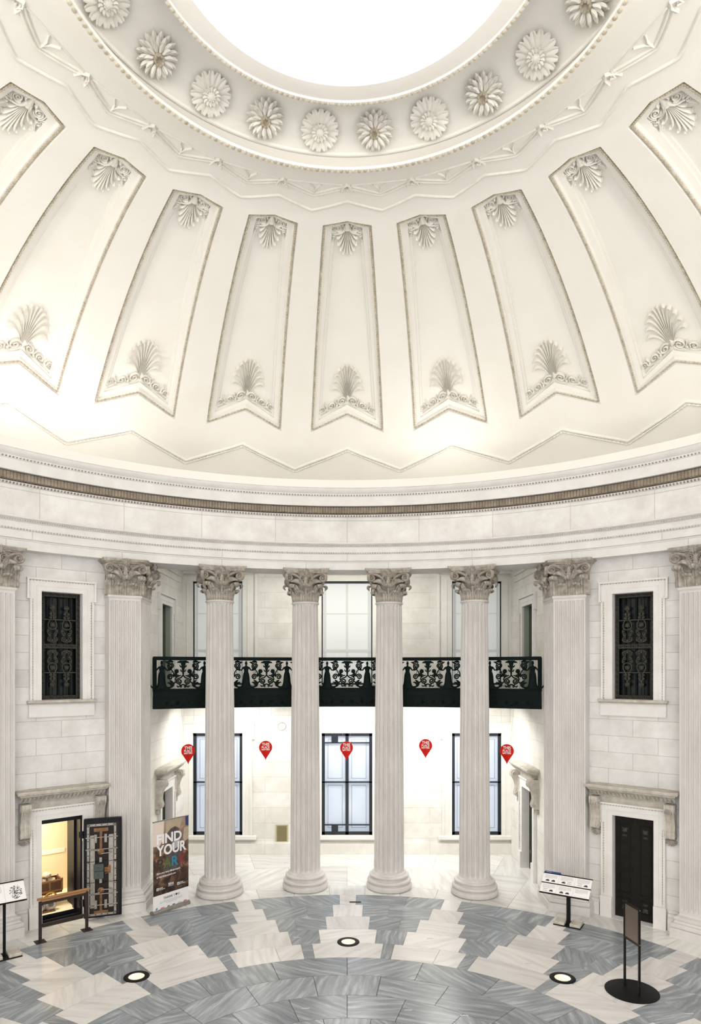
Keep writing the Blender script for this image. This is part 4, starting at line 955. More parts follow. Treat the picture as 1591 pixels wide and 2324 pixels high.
def scroll_mb():
    mb = MB()
    mb.loft([[BT(w * math.cos(2 * pi * k / 10), z, .012 + w * .4 * math.sin(2 * pi * k / 10)) for k in range(10)] for z, w in ((.64, .085), (.615, .08), (.60, .055), (.55, .050), (.48, .038), (.42, .028), (.36, .022), (.30, .012))])
    for s in (1, -1):
        def put(q, w, h=.022): mb.relief([(s * x, z) for x, z in q], [a * 1.3 for a in w] if hasattr(w, '__len__') else w * 1.3, h, BT)
        put(bez((.03, .60), (.09, .60), (.12, .62), (.13, .58), 5), [.012, .016, .018, .014, .01, .004]); put(bez((.02, .50), (.06, .48), (.07, .52), (.075, .54), 4), [.012, .014, .012, .008, .004])
        put(bez((.015, .40), (.05, .38), (.06, .42), (.06, .44), 4), [.010, .012, .010, .008, .004])
        put(spiral(.088, .165, .072, .010, pi * .5, -1.8, 26), .0115); put(bez((.0, .31), (.03, .27), (.05, .24), (.088, .237), 6), .012)
        put(bez((.0, .10), (.03, .08), (.05, .07), (.088, .093), 5), .011); put(spiral(.05, .045, .028, .006, 0, 1.3, 12), .008); put(bez((.08, .05), (.12, .03), (.15, .05), (.13, .08), 5), [.01, .012, .012, .01, .008, .004])
        put(bez((.16, .18), (.20, .22), (.15, .28), (.05, .30), 8), .011)
        put(bez((.155, .15), (.19, .17), (.21, .08), (.28, .03), 8), .012); put(bez((.28, .03), (.22, .06), (.23, .16), (.30, .19), 8), [.012, .02, .03, .034, .034, .03, .022, .014, .005]); put(bez((.26, .10), (.30, .12), (.33, .16), (.35, .12), 5), [.014, .018, .016, .012, .008, .004])
        put(spiral(.285, .265, .070, .010, pi, -1.7, 26), .0115); put(bez((.215, .265), (.21, .33), (.16, .30), (.10, .31), 6), .011); put(bez((.16, .26), (.17, .31), (.16, .36), (.19, .385), 6), [.012, .024, .03, .026, .018, .010, .004])
        put(bez((.215, .26), (.20, .34), (.215, .40), (.28, .44), 8), .010); put(bez((.28, .44), (.36, .44), (.36, .58), (.28, .585), 8), .011); put(spiral(.27, .52, .062, .010, pi / 2, 1.6, 24), .0115)
        put(bez((.22, .60), (.26, .64), (.33, .62), (.36, .60), 5), [.01, .016, .02, .016, .01, .004]); put(bez((.32, .57), (.36, .60), (.38, .62), (.40, .60), 4), [.01, .016, .014, .01, .004]); put(bez((.24, .46), (.29, .44), (.33, .43), (.34, .40), 5), [.006, .014, .018, .014, .01, .004])
        for k in range(11):
            a = 2 * pi * k / 11; put([(.145 + .012 * math.cos(a), .395 + .012 * math.sin(a)), (.145 + .034 * math.cos(a), .395 + .034 * math.sin(a)), (.145 + .058 * math.cos(a), .395 + .058 * math.sin(a))], [.010, .012, .003], .02)
        mb.ball((s * .145, .395, .02), .022, .022, .015, 8, 5, BT); mb.ball((s * .26, .375, .012), .014, .014, .012, 6, 4, BT)
    return mb
def fascia_mb():
    mb = MB(); F = lambda x, z, h: tuple(P(9.40 - h, math.degrees(x / RB_), 4.18 + z))
    for c in (-.36, -.12, .12, .36):
        mb.relief([(c + .085 * math.cos(t), .10 + .085 * math.sin(t)) for t in [rad(-60 + 30 * k) for k in range(11)]], .006, .008, F)
        for k in range(-3, 4): a = rad(90 + 24 * k); mb.relief([(c, .04), (c + .03 * math.cos(a), .05 + .05 * math.sin(a)), (c + .055 * math.cos(a), .06 + .09 * math.sin(a))], [.004, .008, .004], .01, F)
        for s in (1, -1): mb.relief([(c + s * .12 + x * s, z) for x, z in spiral(-.02, .04, .022, .004, 0, 1.3, 10)], .005, .008, F)
    return mb
fg = figure_mb().build('draped_figure', 'iron', bal, angle=60); scr = scroll_mb().build('scroll_panel', 'iron', bal, angle=60); fsc = fascia_mb().build('palmette_band', 'bronze_dark', bal, angle=60)
STEP = 5.83
for k in range(-5, 5):
    a = STEP * (k + .5); o = fg if k == -5 else fg.copy()
    if k != -5: C.objects.link(o)
    o.rotation_euler = (0, 0, -rad(a))
for k in range(-4, 5):
    for src in (scr, fsc):
        o = src if k == -4 else src.copy()
        if k != -4: C.objects.link(o)
        o.rotation_euler = (0, 0, -rad(STEP * k))
mb = MB()
for a in (-BE + .15, BE - .15):
    q = P(9.42, a); mb.box(q.x - .04, q.x + .04, q.y - .03, q.y + .03, 4.55, 5.30)
mb.build('end_post', 'iron', bal, smooth=False)

# ================================================================== HANGING PINS
def pin_mb():
    mb = MB(); r, cz = .155, .305; pts = []
    t0 = math.asin(r * .93 / cz)
    for k in range(41):
        a = -t0 * .9 + (pi + 2 * t0 * .9) * k / 40; pts.append((r * math.cos(a), cz + r * math.sin(a)))
    pts += [(-.018, .05), (0, 0), (.018, .05)]
    mb.poly(pts, front(0), -.012, .012); return mb
pin = thing('map_pin_sign', '', 'hanging sign', group='red signs hanging under the balcony')
pin_mb().build('board', 'red', pin, angle=30)
f = MB(); f.poly([(-.115, .20), (-.02, .225), (.02, .20), (.015, .05), (0, .01), (-.02, .05)], front(-.0122), 0, .001); f.build('lower_facet', 'red_dark', pin, smooth=False)
T = front(-.0125)
text_fit('THIS', -.088, .088, .345, .415, T, 'paper', pin); text_fit('PLACE', -.092, .092, .280, .335, T, 'paper', pin); text_fit('MATTERS', -.094, .094, .235, .270, T, 'paper', pin, bold=.03)
for s in (1, -1):
    wr = MB(); wr.tube([(s * .075, 0, .44), (s * .08, 0, .47), (s * .15, .04, 1.30)], .0022, 5); wr.build('hanging_wire', 'wire', pin)
pins = [(-22.55, 2.865, 'red pin-shaped sign, leftmost, hanging in front of the left window'), (-11.75, 2.885, 'red pin-shaped sign, second from the left, between the two left columns'), (-.1, 2.85, 'red pin-shaped sign, the middle one, in front of the central window'), (11.3, 2.925, 'red pin-shaped sign, second from the right, between the two right columns'), (22.65, 2.865, 'red pin-shaped sign, rightmost, hanging in front of the right window')]
for i, (th, z, l) in enumerate(pins):
    q = P(9.5, th, z)
    if i == 0: pin.location = q; pin.rotation_euler = (0, 0, -rad(th)); pin['label'] = l
    else: dup(pin, l, q, -rad(th))

# ================================================================== BANNER
bn = thing('roll_up_banner', 'tall roll-up banner with white lettering over a brown picture, standing by the left columns', 'banner', (-3.695, 7.505, 0), math.atan2(.71, .55))
mb = MB(); mb.box(-.45, .45, -.004, .0, .05, 1.90); mb.build('white_sheet', 'paper', bn, smooth=False)
# printed picture: blurred brown earth
m = bpy.data.materials.new('earth_print'); m.use_nodes = True; nt = m.node_tree; N = nt.nodes; L_ = nt.links; b = N['Principled BSDF']; b.inputs['Roughness'].default_value = .5
tc = N.new('ShaderNodeTexCoord'); n1 = N.new('ShaderNodeTexNoise'); n1.inputs['Scale'].default_value = 6; n1.inputs['Detail'].default_value = 5; n1.inputs['Distortion'].default_value = .6; L_.new(tc.outputs['Object'], n1.inputs['Vector'])
cr = N.new('ShaderNodeValToRGB'); cr.color_ramp.elements[0].position = .38; cr.color_ramp.elements[0].color = (.025, .012, .008, 1); cr.color_ramp.elements[1].position = .68; cr.color_ramp.elements[1].color = (.36, .21, .125, 1); e = cr.color_ramp.elements.new(.52); e.color = (.11, .05, .027, 1)
L_.new(n1.outputs['Fac'], cr.inputs[0])
sp = N.new('ShaderNodeSeparateXYZ'); L_.new(tc.outputs['Object'], sp.inputs[0]); mr = N.new('ShaderNodeMapRange'); mr.inputs[1].default_value = .45; mr.inputs[2].default_value = .9; mr.inputs[3].default_value = .3; mr.inputs[4].default_value = 1; L_.new(sp.outputs[2], mr.inputs[0])
mr2 = N.new('ShaderNodeMapRange'); mr2.inputs[1].default_value = 1.2; mr2.inputs[2].default_value = 1.9; L_.new(sp.outputs[2], mr2.inputs[0])
mx = N.new('ShaderNodeMixRGB'); mx.blend_type = 'MULTIPLY'; mx.inputs[0].default_value = 1; L_.new(cr.outputs[0], mx.inputs[1]); L_.new(mr.outputs[0], mx.inputs[2])
mx2 = N.new('ShaderNodeMixRGB'); mx2.inputs[2].default_value = (.62, .44, .34, 1); L_.new(mx.outputs[0], mx2.inputs[1])
mm = N.new('ShaderNodeMath'); mm.operation = 'MULTIPLY'; mm.inputs[1].default_value = .55; L_.new(mr2.outputs[0], mm.inputs[0]); L_.new(mm.outputs[0], mx2.inputs[0]); L_.new(mx2.outputs[0], b.inputs['Base Color'])
M['earth'] = m
M['sock'] = mat('sock_print', (.50, .42, .30), .5, col2=(.34, .27, .18), scale=30, stretch=(6, 1, 1)); M['boot'] = mat('boot_print', (.10, .085, .075), .5, col2=(.04, .034, .032), scale=14); M['paleprint'] = mat('pale_print', (.70, .60, .52), .5); M['blueprint'] = mat('blue_print', (.03, .04, .14), .5); M['grayprint'] = mat('gray_print', (.40, .40, .42), .5)
T = front(-.0045); pr = MB(); pr.box(-.45, .45, -.0048, -.004, .375, 1.89); pic = pr.build('brown_picture', 'earth', bn, smooth=False)
def flat(pts, m_, nm, h=.0006):
    q = MB(); q.poly(pts, T, .0004, h); return q.build(nm, m_, pic, smooth=False)
flat([(-.45, 1.40), (-.30, 1.38), (-.20, 1.5), (-.18, 1.89), (-.45, 1.89)], 'paleprint', 'pale_patch')
flat([(-.14, 1.89), (.27, 1.89), (.26, 1.78), (.22, 1.68), (.10, 1.735), (-.02, 1.70), (-.10, 1.62), (-.155, 1.57), (-.13, 1.72)], 'sock', 'sock_cuff')
flat([(-.14, 1.585), (-.02, 1.70), (.10, 1.73), (.20, 1.66), (.21, 1.55), (.10, 1.56), (-.08, 1.55)], 'boot', 'boot_collar')
flat([(-.10, 1.20), (-.09, 1.55), (.22, 1.58), (.23, 1.30), (.24, 1.12), (.25, .86), (.05, .79), (-.20, .80), (-.17, .96), (-.14, 1.10)], 'boot', 'boot_body', .0008)
flat([(-.06, 1.32), (.12, 1.46), (.22, 1.42), (.20, 1.30), (.02, 1.22)], 'grayprint', 'boot_tongue', .001)
flat([(.36, 1.89), (.45, 1.89), (.45, 1.68), (.37, 1.70)], 'blueprint', 'blue_cloth'); flat([(.33, 1.66), (.45, 1.66), (.45, 1.40), (.34, 1.36), (.30, 1.44)], 'sock', 'second_sock')
M['olive'] = mat('olive_print', (.10, .13, .03), .5); M['teal'] = mat('blue_letter', (.02, .20, .33), .5); M['wine'] = mat('wine_letter', (.22, .03, .03), .5); M['darkletter'] = mat('dark_letter', (.03, .028, .02), .5); M['bluelogo'] = mat('blue_logo', (.05, .25, .55), .5); M['redlogo'] = mat('red_logo', (.6, .04, .05), .5)
T2 = front(-.006)
text_fit('FIND', -.365, .265, 1.42, 1.625, T2, 'paper', bn, bold=.03); text_fit('YOUR', -.37, .385, 1.175, 1.395, T2, 'paper', bn, bold=.03)
for ch, x0, x1, c in (('P', -.355, -.20, 'darkletter'), ('A', -.205, -.005, 'olive'), ('R', .01, .18, 'teal'), ('K', .20, .385, 'wine')): text_fit(ch, x0, x1, .905, 1.115, T2, c, bn, bold=.03)
text_fit('Share your story #findyourpark', -.37, .23, .795, .845, T2, 'paper', bn, bold=.01); text_fit('or visit findyourpark.com', -.37, .11, .72, .77, T2, 'paper', bn, bold=.01)
text_fit('2016', -.08, .06, .525, .575, T2, 'paper', bn, bold=.03); text_fit('CENTENNIAL', -.08, .06, .50, .515, T2, 'paper', bn, bold=0)
for x in (-.37, .15):
    q = MB(); q.poly([(x, .475), (x + .05, .475), (x + .05, .53), (x, .53)], T2, 0, .001); lg = q.build('emblem', 'paper', bn, smooth=False)
    q = MB(); q.poly([(x + .012, .487), (x + .038, .487), (x + .03, .52), (x + .02, .52)], T2, .001, .0015); q.build('emblem_mark', 'darkletter', lg, smooth=False)
    text_fit('National', x + .06, x + .15, .505, .53, T2, 'paper', bn, bold=.02); text_fit('Park Foundation' if x > 0 else 'Park Service', x + .06, x + .21, .478, .498, T2, 'paper', bn, bold=.01)
text_fit('THANK Y', -.20, .10, .265, .315, T2, 'ink', bn, bold=-.005); text_fit('U', .165, .21, .265, .315, T2, 'ink', bn, bold=-.005)
q = MB(); q.poly([(.13 + .022 * math.cos(a), .295 + .02 * math.sin(a)) for a in [rad(-20 + 11 * k) for k in range(21)]] + [(.13, .262)], T2, 0, .001); q.build('heart_pin_mark', 'ink', bn, smooth=False)
q = MB()
for z, a, b_ in ((.222, -.28, .28), (.195, -.29, .28), (.168, -.12, .14)):
    x = a
    while x < b_: wd = random.uniform(.02, .06); q.box(x, min(x + wd, b_), -.0068, -.006, z, z + .012); x += wd + .012
q.build('small_print', 'inkgray', bn, smooth=False)
for x, w_, c in ((-.39, .045, 'bluelogo'), (-.27, .09, 'redlogo'), (-.10, .055, 'ink'), (.03, .06, 'ink'), (.16, .10, 'inkgray'), (.32, .08, 'redlogo')):
    q = MB(); hh = .045 if w_ < .05 else .022; q.poly([(x, .085), (x + w_, .085 + hh * .2), (x + w_, .085 + hh), (x, .085 + hh * .8)], T2, 0, .001); q.build('sponsor_mark', c, bn, smooth=False)
mb = MB(); mb.tube([(-.455, 0, 1.90), (.455, 0, 1.90)], .014, 8); mb.build('top_bar', 'steel', bn)
mb = MB(); mb.loft([[(x, y, z) for y, z in ((-.055, 0), (.085, 0), (.10, .02), (.085, .06), (.02, .085), (-.03, .075), (-.055, .045))] for x in (-.46, .46)]); mb.build('base_case', 'steel', bn, angle=30)
mb = MB(); mb.tube([(0, .02, .06), (0, .02, 1.88)], .01, 6); mb.build('support_pole', 'steel', bn)

# ================================================================== VAULT
(bx_, by_, _), brz = bays['left']
vw = struct_root('room_vault', (bx_, by_, 0), brz)
mb = MB()
for a, b_, c, d in ((-1.7, 1.4, 1.75, 1.85), (-1.8, -1.7, .42, 1.85), (1.4, 1.5, .42, 1.85)): mb.box(a, b_, c, d, .10, 2.55)
mb.box(-1.8, -.385, .42, .45, .10, 2.55); mb.box(.40, 1.5, .42, .45, .10, 2.55); mb.box(-.385, .40, .42, .45, 2.08, 2.55); mb.box(-1.8, 1.5, .42, 1.85, 2.55, 2.62)
mb.build('wall_vault', 'vaultwall', vw, smooth=False)
mb = MB(); mb.box(-1.8, 1.5, .30, 1.85, .04, .10); mb.build('floor_vault', 'vaultwall', vw, smooth=False)
mb = MB(); mb.box(.37, .42, .02, .86, .0, 2.08); mb.box(-.385, .40, .05, .12, 1.985, 2.08); mb.box(-.385, .40, .28, .30, -.02, .10); mb.box(-.36, .40, .10, .14, 0, .06); mb.box(.33, .38, .30, .40, .1, 2.0); mb.build('jamb_vault', 'vaultblack', vw, smooth=False)
mb = MB(); mb.box(-.55, .58, 1.735, 1.75, .93, 1.02); mb.build('trim_vault', 'paper', vw, smooth=False)

vd = thing('vault_door', 'open black iron vault door with riveted steel bars and brass handles', 'vault door', (-5.265, 6.84, 0), math.atan2(.24, .675))
W_, H0, H1 = .72, .045, 2.035
mb = MB(); mb.bbox(0, W_, 0, .09, H0, H1, .012); mb.build('door_slab', 'vaultblack', vd, smooth=False)
mb = MB()
for a, b_, c, d in ((.03, .05, H0 + .03, H1 - .03), (W_ - .05, W_ - .03, H0 + .03, H1 - .03), (.03, W_ - .03, H1 - .055, H1 - .03), (.03, W_ - .03, H0 + .03, H0 + .055)): mb.box(a, b_, -.012, 0, c, d)
mb.build('edge_molding', 'vaultblack', vd, smooth=False)
mb = MB(); mb.box(.055, .665, -.006, 0, .10, 1.955); mb.build('inner_plate', 'vaultbrown', vd, smooth=False)
mb = MB()
for a, b_, c, d in ((.060, .104, .09, 1.93), (.570, .614, .09, 1.93), (.060, .614, 1.885, 1.93), (.060, .614, .09, .13)): mb.box(a, b_, -.016, -.006, c, d)
bs = mb.build('border_strip', 'steel', vd, smooth=False)
rv = MB()
def rivet(mb_, x, z, y=-.016, r=.011): mb_.ball((x, y, z), r, r * .9, r, 8, 5)
for k in range(13): rivet(rv, .082, .14 + 1.74 * k / 12); rivet(rv, .592, .14 + 1.74 * k / 12)
for k in range(5): rivet(rv, .11 + .45 * k / 4, 1.908); rivet(rv, .11 + .45 * k / 4, .11)
rv.build('rivet_row', 'vaultblack', bs)
for x0 in (.120, .470):
    mb = MB(); mb.box(x0, x0 + .088, -.034, -.006, .25, 1.71); o = mb.build('locking_bar', 'steel', vd, smooth=False)
    rv = MB()
    for z in (.30, .52, .76, 1.18, 1.42, 1.66):
        for k in range(3): rivet(rv, x0 + .018 + .026 * k, z, -.034, .009)
    rv.build('rivet_row', 'vaultblack', o)
for z in (.30, .52, .76, 1.18, 1.42, 1.66):
    mb = MB(); mb.tube([(.035, -.022, z), (.64, -.022, z)], .010, 8); mb.build('bolt_rod', 'vaultblack' if .6 < z < 1.3 else 'steel', vd)
for z, s in ((1.64, 1), (.32, -1)):
    for x in (.195, .385): mb = MB(); mb.bbox(x, x + .055, -.048, -.008, z - .085, z + .085, .006); rivet(mb, x + .028, z + .055, -.05); rivet(mb, x + .028, z - .055, -.05); mb.build('bracket_plate', 'steel', vd, smooth=False)
    mb = MB(); mb.box(.19, .46, -.014, -.006, z + s * .17 - .035, z + s * .17 + .035); mb.box(.30, .345, -.02, -.006, min(z + s * .17, z - s * .24), max(z + s * .17, z - s * .24)); mb.build('brass_tee', 'brass', vd, smooth=False)
    mb = MB(); TT = lambda x, y, zz, z=z, s=s: (.322 + x, -.02 - zz, z - s * .27 + y); mb.lathe([(.062, 0), (.066, .01), (.05, .02), (.03, .025), (.025, .045), (.001, .05)], 14, TT); mb.build('brass_hub', 'brass', vd)
    mb = MB(); mb.tube([(.15, -.06, z - s * .22), (.30, -.06, z - s * .24)], .009, 7); mb.tube([(.33, -.06, z - s * .30), (.52, -.06, z - s * .29)], .009, 7); mb.ball((.15, -.06, z - s * .22), .013); mb.ball((.52, -.06, z - s * .29), .013); mb.build('lever', 'steel', vd)
mb = MB(); mb.bbox(.19, .375, -.07, -.006, .835, .985, .006); mb.bbox(.19, .375, -.07, -.006, .99, 1.135, .006); mb.ball((.27, -.07, .91), .012); mb.ball((.27, -.07, 1.06), .012); mb.build('lock_box', 'lockgreen', vd, smooth=False)
mb = MB(); mb.box(.39, .46, -.03, -.006, .96, 1.05); mb.box(.455, .51, -.04, -.006, .93, 1.09); mb.tube([(.40, -.04, .93), (.50, -.04, .96)], .010, 6); mb.ball((.42, -.04, 1.0), .02); mb.build('lock_linkage', 'brass', vd, smooth=False)
for z in (1.21, .79): mb = MB(); mb.bbox(.29, .345, -.035, -.006, z - .05, z + .05, .005); rivet(mb, .318, z, -.036); mb.build('guide_block', 'steel', vd, smooth=False)
for z in (1.72, .35): mb = MB(); mb.tube([(-.015, .05, z - .07), (-.015, .05, z + .07)], .022, 8); mb.box(-.09, 0, .06, .085, z - .06, z + .06); mb.build('hinge', 'vaultblack', vd)
mb = MB(); mb.tube([(-.025, .03, .1), (-.025, .03, 1.6)], .008, 6); mb.build('edge_rod', 'steel', vd)

# what stands in the vault
def bay_pt(s, y, z=0): v = Matrix.Rotation(brz, 3, 'Z') @ Vector((s, y, 0)); return (bx_ + v.x, by_ + v.y, z)
ct = thing('treasure_cart', 'small dark wooden cart loaded with pale bundles inside the lit vault', 'cart', bay_pt(-.05, .95, .10), brz)
mb = MB()
for a, b_, c, d, e0, e1 in ((-.33, .29, -.17, -.15, .30, .52), (-.33, .29, .15, .17, .30, .52), (-.33, -.31, -.17, .17, .30, .52), (.27, .29, -.17, .17, .30, .52), (-.33, .29, -.17, .17, .28, .31)): mb.box(a, b_, c, d, e0, e1)
mb.build('box', 'wooddark', ct, smooth=False)
mb = MB()
for z in (.30, .50): mb.box(-.34, .30, -.185, -.17, z - .015, z + .02); mb.box(.29, .305, -.18, .18, z - .015, z + .02)
for x in (-.33, .04, .28): mb.box(x - .012, x + .018, -.185, -.17, .29, .52)
for y in (-.17, .15): mb.box(.29, .308, y, y + .02, .29, .54)
mb.build('box_rim', 'wood', ct, smooth=False)
mb = MB(); mb.box(-.42, .30, -.14, -.09, .235, .28); mb.box(-.42, .30, .09, .14, .235, .28); mb.tube([(.05, -.22, .15), (.05, .22, .15)], .018, 8); mb.box(.02, .08, -.13, .13, .15, .24); mb.build('undercarriage', 'wooddark', ct, smooth=False)
for y in (-.215, .215):
    mb = MB(); TT = lambda x, z, h, y=y: (.05 + x, y - h, .15 + z)
    mb.relief([(.135 * math.cos(2 * pi * k / 28), .135 * math.sin(2 * pi * k / 28)) for k in range(29)], .016, .02, TT)
    for k in range(8): a = 2 * pi * k / 8; mb.relief([(.02 * math.cos(a), .02 * math.sin(a)), (.13 * math.cos(a), .13 * math.sin(a))], .009, .015, TT)
    mb.ball((0, 0, .005), .03, .03, .02, 10, 6, TT); mb.build('wheel', 'gold', ct)
mb = MB(); mb.loft([[(-.33 + .04 * t, -.16 + .32 * u, .52 + .42 * t) for t, u in ((0, 0), (0, 1), (1, 1), (1, 0))], [(-.30 + .04 * t + .05 * t, -.16 + .32 * u, .52 + .42 * t) for t, u in ((0, 0), (0, 1), (1, 1), (1, 0))]]); mb.build('raised_lid', 'wood', ct, smooth=False)
cb_lab = 'pale wrapped bundle heaped on top of the wooden cart'
def lump(rx, ry, rz_, seed):
    rr = random.Random(seed); mb = MB(); mb.ball((0, 0, rz_), rx, ry, rz_, 14, 9)
    mb.v = [(x * (1 + .16 * math.sin(7 * z / rz_ + seed)) + rr.uniform(-.006, .006), y + rr.uniform(-.006, .006), z * (1 + .10 * math.sin(5 * x / rx + seed))) for x, y, z in mb.v]; return mb
bun = None
for k, (x, y, z) in enumerate([(-.23, .0, .42), (-.055, .0, .43), (.12, .0, .42), (-.15, .0, .545), (.03, .0, .545)]):
    q = Matrix.Rotation(brz, 3, 'Z') @ Vector((x, y, 0)); c0 = bay_pt(-.05, .95, .10); loc = (c0[0] + q.x, c0[1] + q.y, c0[2] + z)
    if bun is None: bun = lump(.082, .10, .06, 3).build('canvas_bundle', 'cloth', angle=70); tag(bun, cb_lab, 'bundle', 'pale bundles heaped on the cart'); o = bun
    else: o = bun.copy(); C.objects.link(o)
    o.location = loc; o.rotation_euler = (0, 0, brz)
for k, (s, l) in enumerate(((-.06, 'stamped canvas money sack on the vault floor, right of the pair under the cart'), (-.27, 'canvas money sack half hidden by the door jamb, left of the pair under the cart'))):
    mb = MB(); rings = []
    for z, r in ((0, .085), (.02, .10), (.10, .105), (.18, .095), (.22, .085), (.245, .04), (.26, .03), (.28, .045)):
        rings.append([(r * math.cos(2 * pi * i / 18) * (1 + .05 * math.sin(3 * i + k)), r * .62 * math.sin(2 * pi * i / 18), z + .01 * math.sin(2 * i)) for i in range(18)])
    mb.loft(rings); o = mb.build('money_sack', 'cloth', angle=70); o.location = bay_pt(s, .55, .10); o.rotation_euler = (0, 0, brz + (.15 if k else -.1)); tag(o, l, 'sack', 'money sacks in the vault')
    mb = MB()
    for z, a, b_ in ((.155, -.04, .045), (.125, -.055, .05), (.10, -.05, .055), (.075, -.03, .04)): mb.box(a, b_, -.0735, -.062, z, z + .010)
    mb.build('stamped_print', 'ink', o, smooth=False)
mb = MB(); mb.box(-.45, .05, -.16, .16, 0, .012); o = mb.build('floor_mat', 'wooddark', smooth=False); o.location = bay_pt(-.05, .55, .10); o.rotation_euler = (0, 0, brz); tag(o, 'thin dark board under the money sacks in the vault', 'board')
for o in [x for x in C.objects if x.name.startswith('money_sack')]: o.location.z += .012

br = thing('barrier_rail', 'brown metal barrier with a wooden handrail in front of the vault doorway', 'barrier', (-5.35, 6.12, 0), rad(41.2))
for s in (-1, 1):
    mb = MB(); mb.box(s * .425 - .025, s * .425 + .025, -.02, .02, .012, .745); po = mb.build('post', 'blackbrown', br, smooth=False)
    mb = MB(); mb.bbox(s * .425 - .09, s * .425 + .09, -.09, .09, 0, .014, .004); mb.build('foot_plate', 'blackbrown', po, smooth=False)
for z in (.705, .30): mb = MB(); mb.box(-.42, .42, -.018, .018, z - .025, z + .025); mb.build('crossbar', 'blackbrown', br, smooth=False)
mb = MB(); mb.tube([(-.475, 0, .79), (.475, 0, .79)], .026, 10); mb.box(-.42, .42, -.008, .008, .73, .77); mb.build('handrail', 'wood', br)

# ================================================================== TEXT STANDS
def text_block(mb, x0, x1, z0, z1, T, n, rnd):
    p = (z1 - z0) / n
    for k in range(n):
        z = z1 - p * (k + 1); e = x1 if k < n - 1 else x0 + (x1 - x0) * .6; x = x0
        while x < e: w_ = rnd.uniform(.012, .035); mb.poly([(x, z), (min(x + w_, e), z), (min(x + w_, e), z + p * .5), (x, z + p * .5)], T, .0, .0006); x += w_ + .006
def stand(loc, rz, width, zb, zt, yb, yt, rows_, label, bricks, px=0.):
    t = thing('text_stand', label, 'information stand', loc, rz); rnd = random.Random(5); Lp = math.hypot(zt - zb, yt - yb)
    ux, uz = (yt - yb) / Lp, (zt - zb) / Lp
    T = lambda x, v, h: (px + x, yb + ux * v - uz * h, zb + uz * v + ux * h)
    mb = MB(); mb.poly([(-width / 2, 0), (width / 2, 0), (width / 2, Lp), (-width / 2, Lp)], T, -.012, 0); pn = mb.build('text_panel', 'paper', t, smooth=False)
    mb = MB()
    for v in [Lp * k / rows_ for k in range(rows_ + 1)]: mb.poly([(-width / 2 - .005, v - .010), (width / 2 + .005, v - .010), (width / 2 + .005, v + .008), (-width / 2 - .005, v + .008)], T, -.016, .008)
    mb.build('retaining_strip', 'black', pn, smooth=False)
    tb = MB(); tb.poly([(-width / 2, Lp + .008), (-width / 2 + .36 * min(width, .94), Lp + .008), (-width / 2 + .34 * min(width, .94), Lp + .05), (-width / 2 + .01, Lp + .05)], T, -.008, 0); tbo = tb.build('blue_tab', 'blue', pn, smooth=False)
    tl = MB(); text_block(tl, -width / 2 + .04, -width / 2 + .22, Lp + .02, Lp + .036, lambda x, v, h: T(x, v, h + .0005), 1, rnd); tl.build('tab_print', 'paper', tbo, smooth=False)
    tx = MB(); ik = MB(); nc = 3 if rows_ == 2 else 2; cw = width / nc; fold = MB()
    T1 = lambda x, v, h: T(x, v, h + .0006)
    for r in range(rows_):
        for c in range(nc):
            x0 = -width / 2 + cw * c; v0 = Lp * r / rows_; v1 = Lp * (r + 1) / rows_
            if c: fold.poly([(x0 - .002, v0 + .01), (x0 + .002, v0 + .01), (x0 + .002, v1 - .01), (x0 - .002, v1 - .01)], T1, 0, .0005)
            if rows_ == 1 and c == 1:       # engraving of seated figures
                for k in range(150):
                    a, q = rnd.uniform(0, 2 * pi), rnd.random() ** .5; cx, cv = x0 + cw * .55 + q * cw * .30 * math.cos(a), v0 + (v1 - v0) * .46 + q * (v1 - v0) * .34 * math.sin(a); s = rnd.uniform(.004, .015)
                    ik.poly([(cx + s * rnd.uniform(.5, 1) * math.cos(j), cv + s * rnd.uniform(.5, 1) * math.sin(j)) for j in (0, 1.2, 2.5, 3.8, 5)], T1, 0, .0005 + k * .00001)
            else:
                text_block(tx, x0 + cw * .12, x0 + cw * .88, v0 + (v1 - v0) * .48, v1 - (v1 - v0) * .14, T1, 6, rnd)
                for j in range(2 if rows_ == 2 and not (r == 0 and c == 2) else 0):
                    cx = x0 + cw * (.32 + .36 * j); cv = v0 + (v1 - v0) * .27; sz = cw * .12
                    if (r + c + j) % 3 == 0:
                        for a in range(4):
                            for b_ in range(2): ik.poly([(cx - sz + a * sz * .55, cv - sz * .5 + b_ * sz), (cx - sz + a * sz * .55 + sz * .25, cv - sz * .5 + b_ * sz), (cx - sz + a * sz * .55 + sz * .25, cv - sz * .1 + b_ * sz), (cx - sz + a * sz * .55, cv - sz * .1 + b_ * sz)], T1, 0, .0005)
                    else: ik.poly([(cx - sz, cv - sz * .5), (cx + sz, cv - sz * .5), (cx + sz * .9, cv + sz * .2), (cx + sz * .2, cv + sz * .7), (cx - sz * .5, cv + sz * .4), (cx - sz * .9, cv + sz * .1)], T1, 0, .0005)
    tx.build('small_print', 'inkgray', pn, smooth=False); ik.build('picture_print', 'ink', pn, smooth=False)
    if fold.v: fold.build('column_line', 'inkgray', pn, smooth=False)
    mb = MB(); mb.box(-.035, .035, -.03, .03, .015, zb + .06) if bricks else mb.tube([(0, 0, .015), (0, 0, zb + .06)], .025, 10); mb.box(-.14, .14, -.07, .07, zb + .05, zb + .07); mb.build('post', 'black', t, smooth=False)
    mb = MB(); mb.bbox(-.26, .26, -.17, .17, 0, .015, .004); mb.build('base_plate', 'black', t, smooth=False)
    return t
S1 = (4.37, 6.68, 0); a1 = -rad(32)
stand(S1, a1, .94, .615, .905, -.19, .16, 2, 'low tilted text stand with two rows of printed panels, right of the rightmost column', True, -.05)
S2 = (-6.0, 5.20, 0); a2 = rad(38)
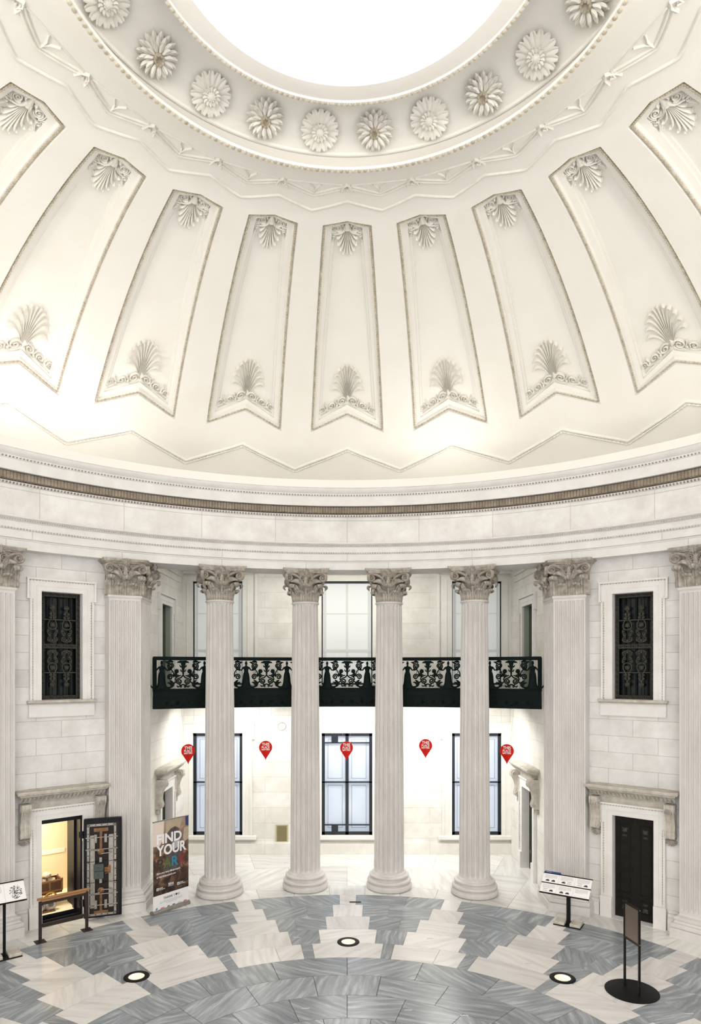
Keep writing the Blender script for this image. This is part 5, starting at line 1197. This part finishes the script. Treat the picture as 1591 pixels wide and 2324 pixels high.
stand(S2, a2, .66, .985, 1.26, -.15, .12, 1, 'tilted text stand with an engraved picture, cut by the left edge of the photo', False)
stl = ['pale stone block left of the post on the low text stand base', 'pale stone block right of the post on the low text stand base', 'pale stone block left of the post on the text stand at the left edge', 'pale stone block right of the post on the text stand at the left edge']
for i, (S, a, s) in enumerate(((S1, a1, -1), (S1, a1, 1), (S2, a2, -1), (S2, a2, 1))):
    q = Matrix.Rotation(a, 3, 'Z') @ Vector((s * .15, 0, 0))
    if i == 0: mb = MB(); mb.bbox(-.10, .10, -.15, .15, 0, .055, .006); sb = mb.build('stone_block', 'stone_dirty', smooth=False); tag(sb, stl[0], 'stone block', 'stone blocks weighing down the text stands')
    else: sb2 = sb.copy(); C.objects.link(sb2); sb2['label'] = stl[i]
    o = sb if i == 0 else sb2; o.location = (S[0] + q.x, S[1] + q.y, .015); o.rotation_euler = (0, 0, a)

sg = thing('sign_stand', 'black two-post sign stand with a brown board and round base on the right', 'sign stand', (4.45, 3.97, 0), rad(-79))
mb = MB(); mb.lathe([(.395, 0), (.40, .004), (.40, .012), (.39, .017), (.001, .017)], 64); mb.build('round_base', 'black', sg, angle=30)
for s in (-1, 1):
    mb = MB(); mb.bbox(s * .185 - .016, s * .185 + .016, -.016, .016, .015, 1.35, .004); po = mb.build('post', 'black', sg, smooth=False)
    mb = MB(); mb.ball((s * .201, 0, 1.33), .008); mb.ball((s * .201, 0, .80), .008); mb.build('screw', 'steel', po)
mb = MB(); mb.box(-.17, .17, -.006, .006, .78, 1.33); mb.build('sign_board', 'brownboard', sg, smooth=False)
mb = MB(); mb.box(-.17, .17, -.012, .012, 1.32, 1.35); mb.box(-.17, .17, -.012, .012, .77, .80); mb.build('frame_rail', 'black', sg, smooth=False)

# ================================================================== FLOOR LIGHTS
fl_lab = ['round floor light with black ring, nearest the camera axis, before the two middle columns', 'round floor light with black ring on the left, in front of the vault', 'round floor light with black ring on the right, near the round-based sign stand']
t = thing('floor_light', fl_lab[0], 'floor light', (.02, 5.84, 0), 0, 'round lights set in the floor')
mb = MB(); mb.lathe([(.128, 0), (.128, .010), (.135, .013), (.195, .013), (.205, .008), (.207, 0)], 40, caps=False); mb.build('ring', 'black', t, angle=40)
mb = MB(); mb.lathe([(.128, .001), (.128, .006), (.10, .0085), (.001, .0095)], 32); mb.build('lens', 'lens', t)
dup(t, fl_lab[1], (-3.45, 4.46, 0), 0); dup(t, fl_lab[2], (3.51, 4.41, 0), 0)
for x, y, p in ((.02, 5.84, 8), (-3.45, 4.46, 6), (3.51, 4.41, 14)): area('floor_uplight', (x, y, .02), (x * .12, .25, 1), .2, .2, p, (1, .84, .60))
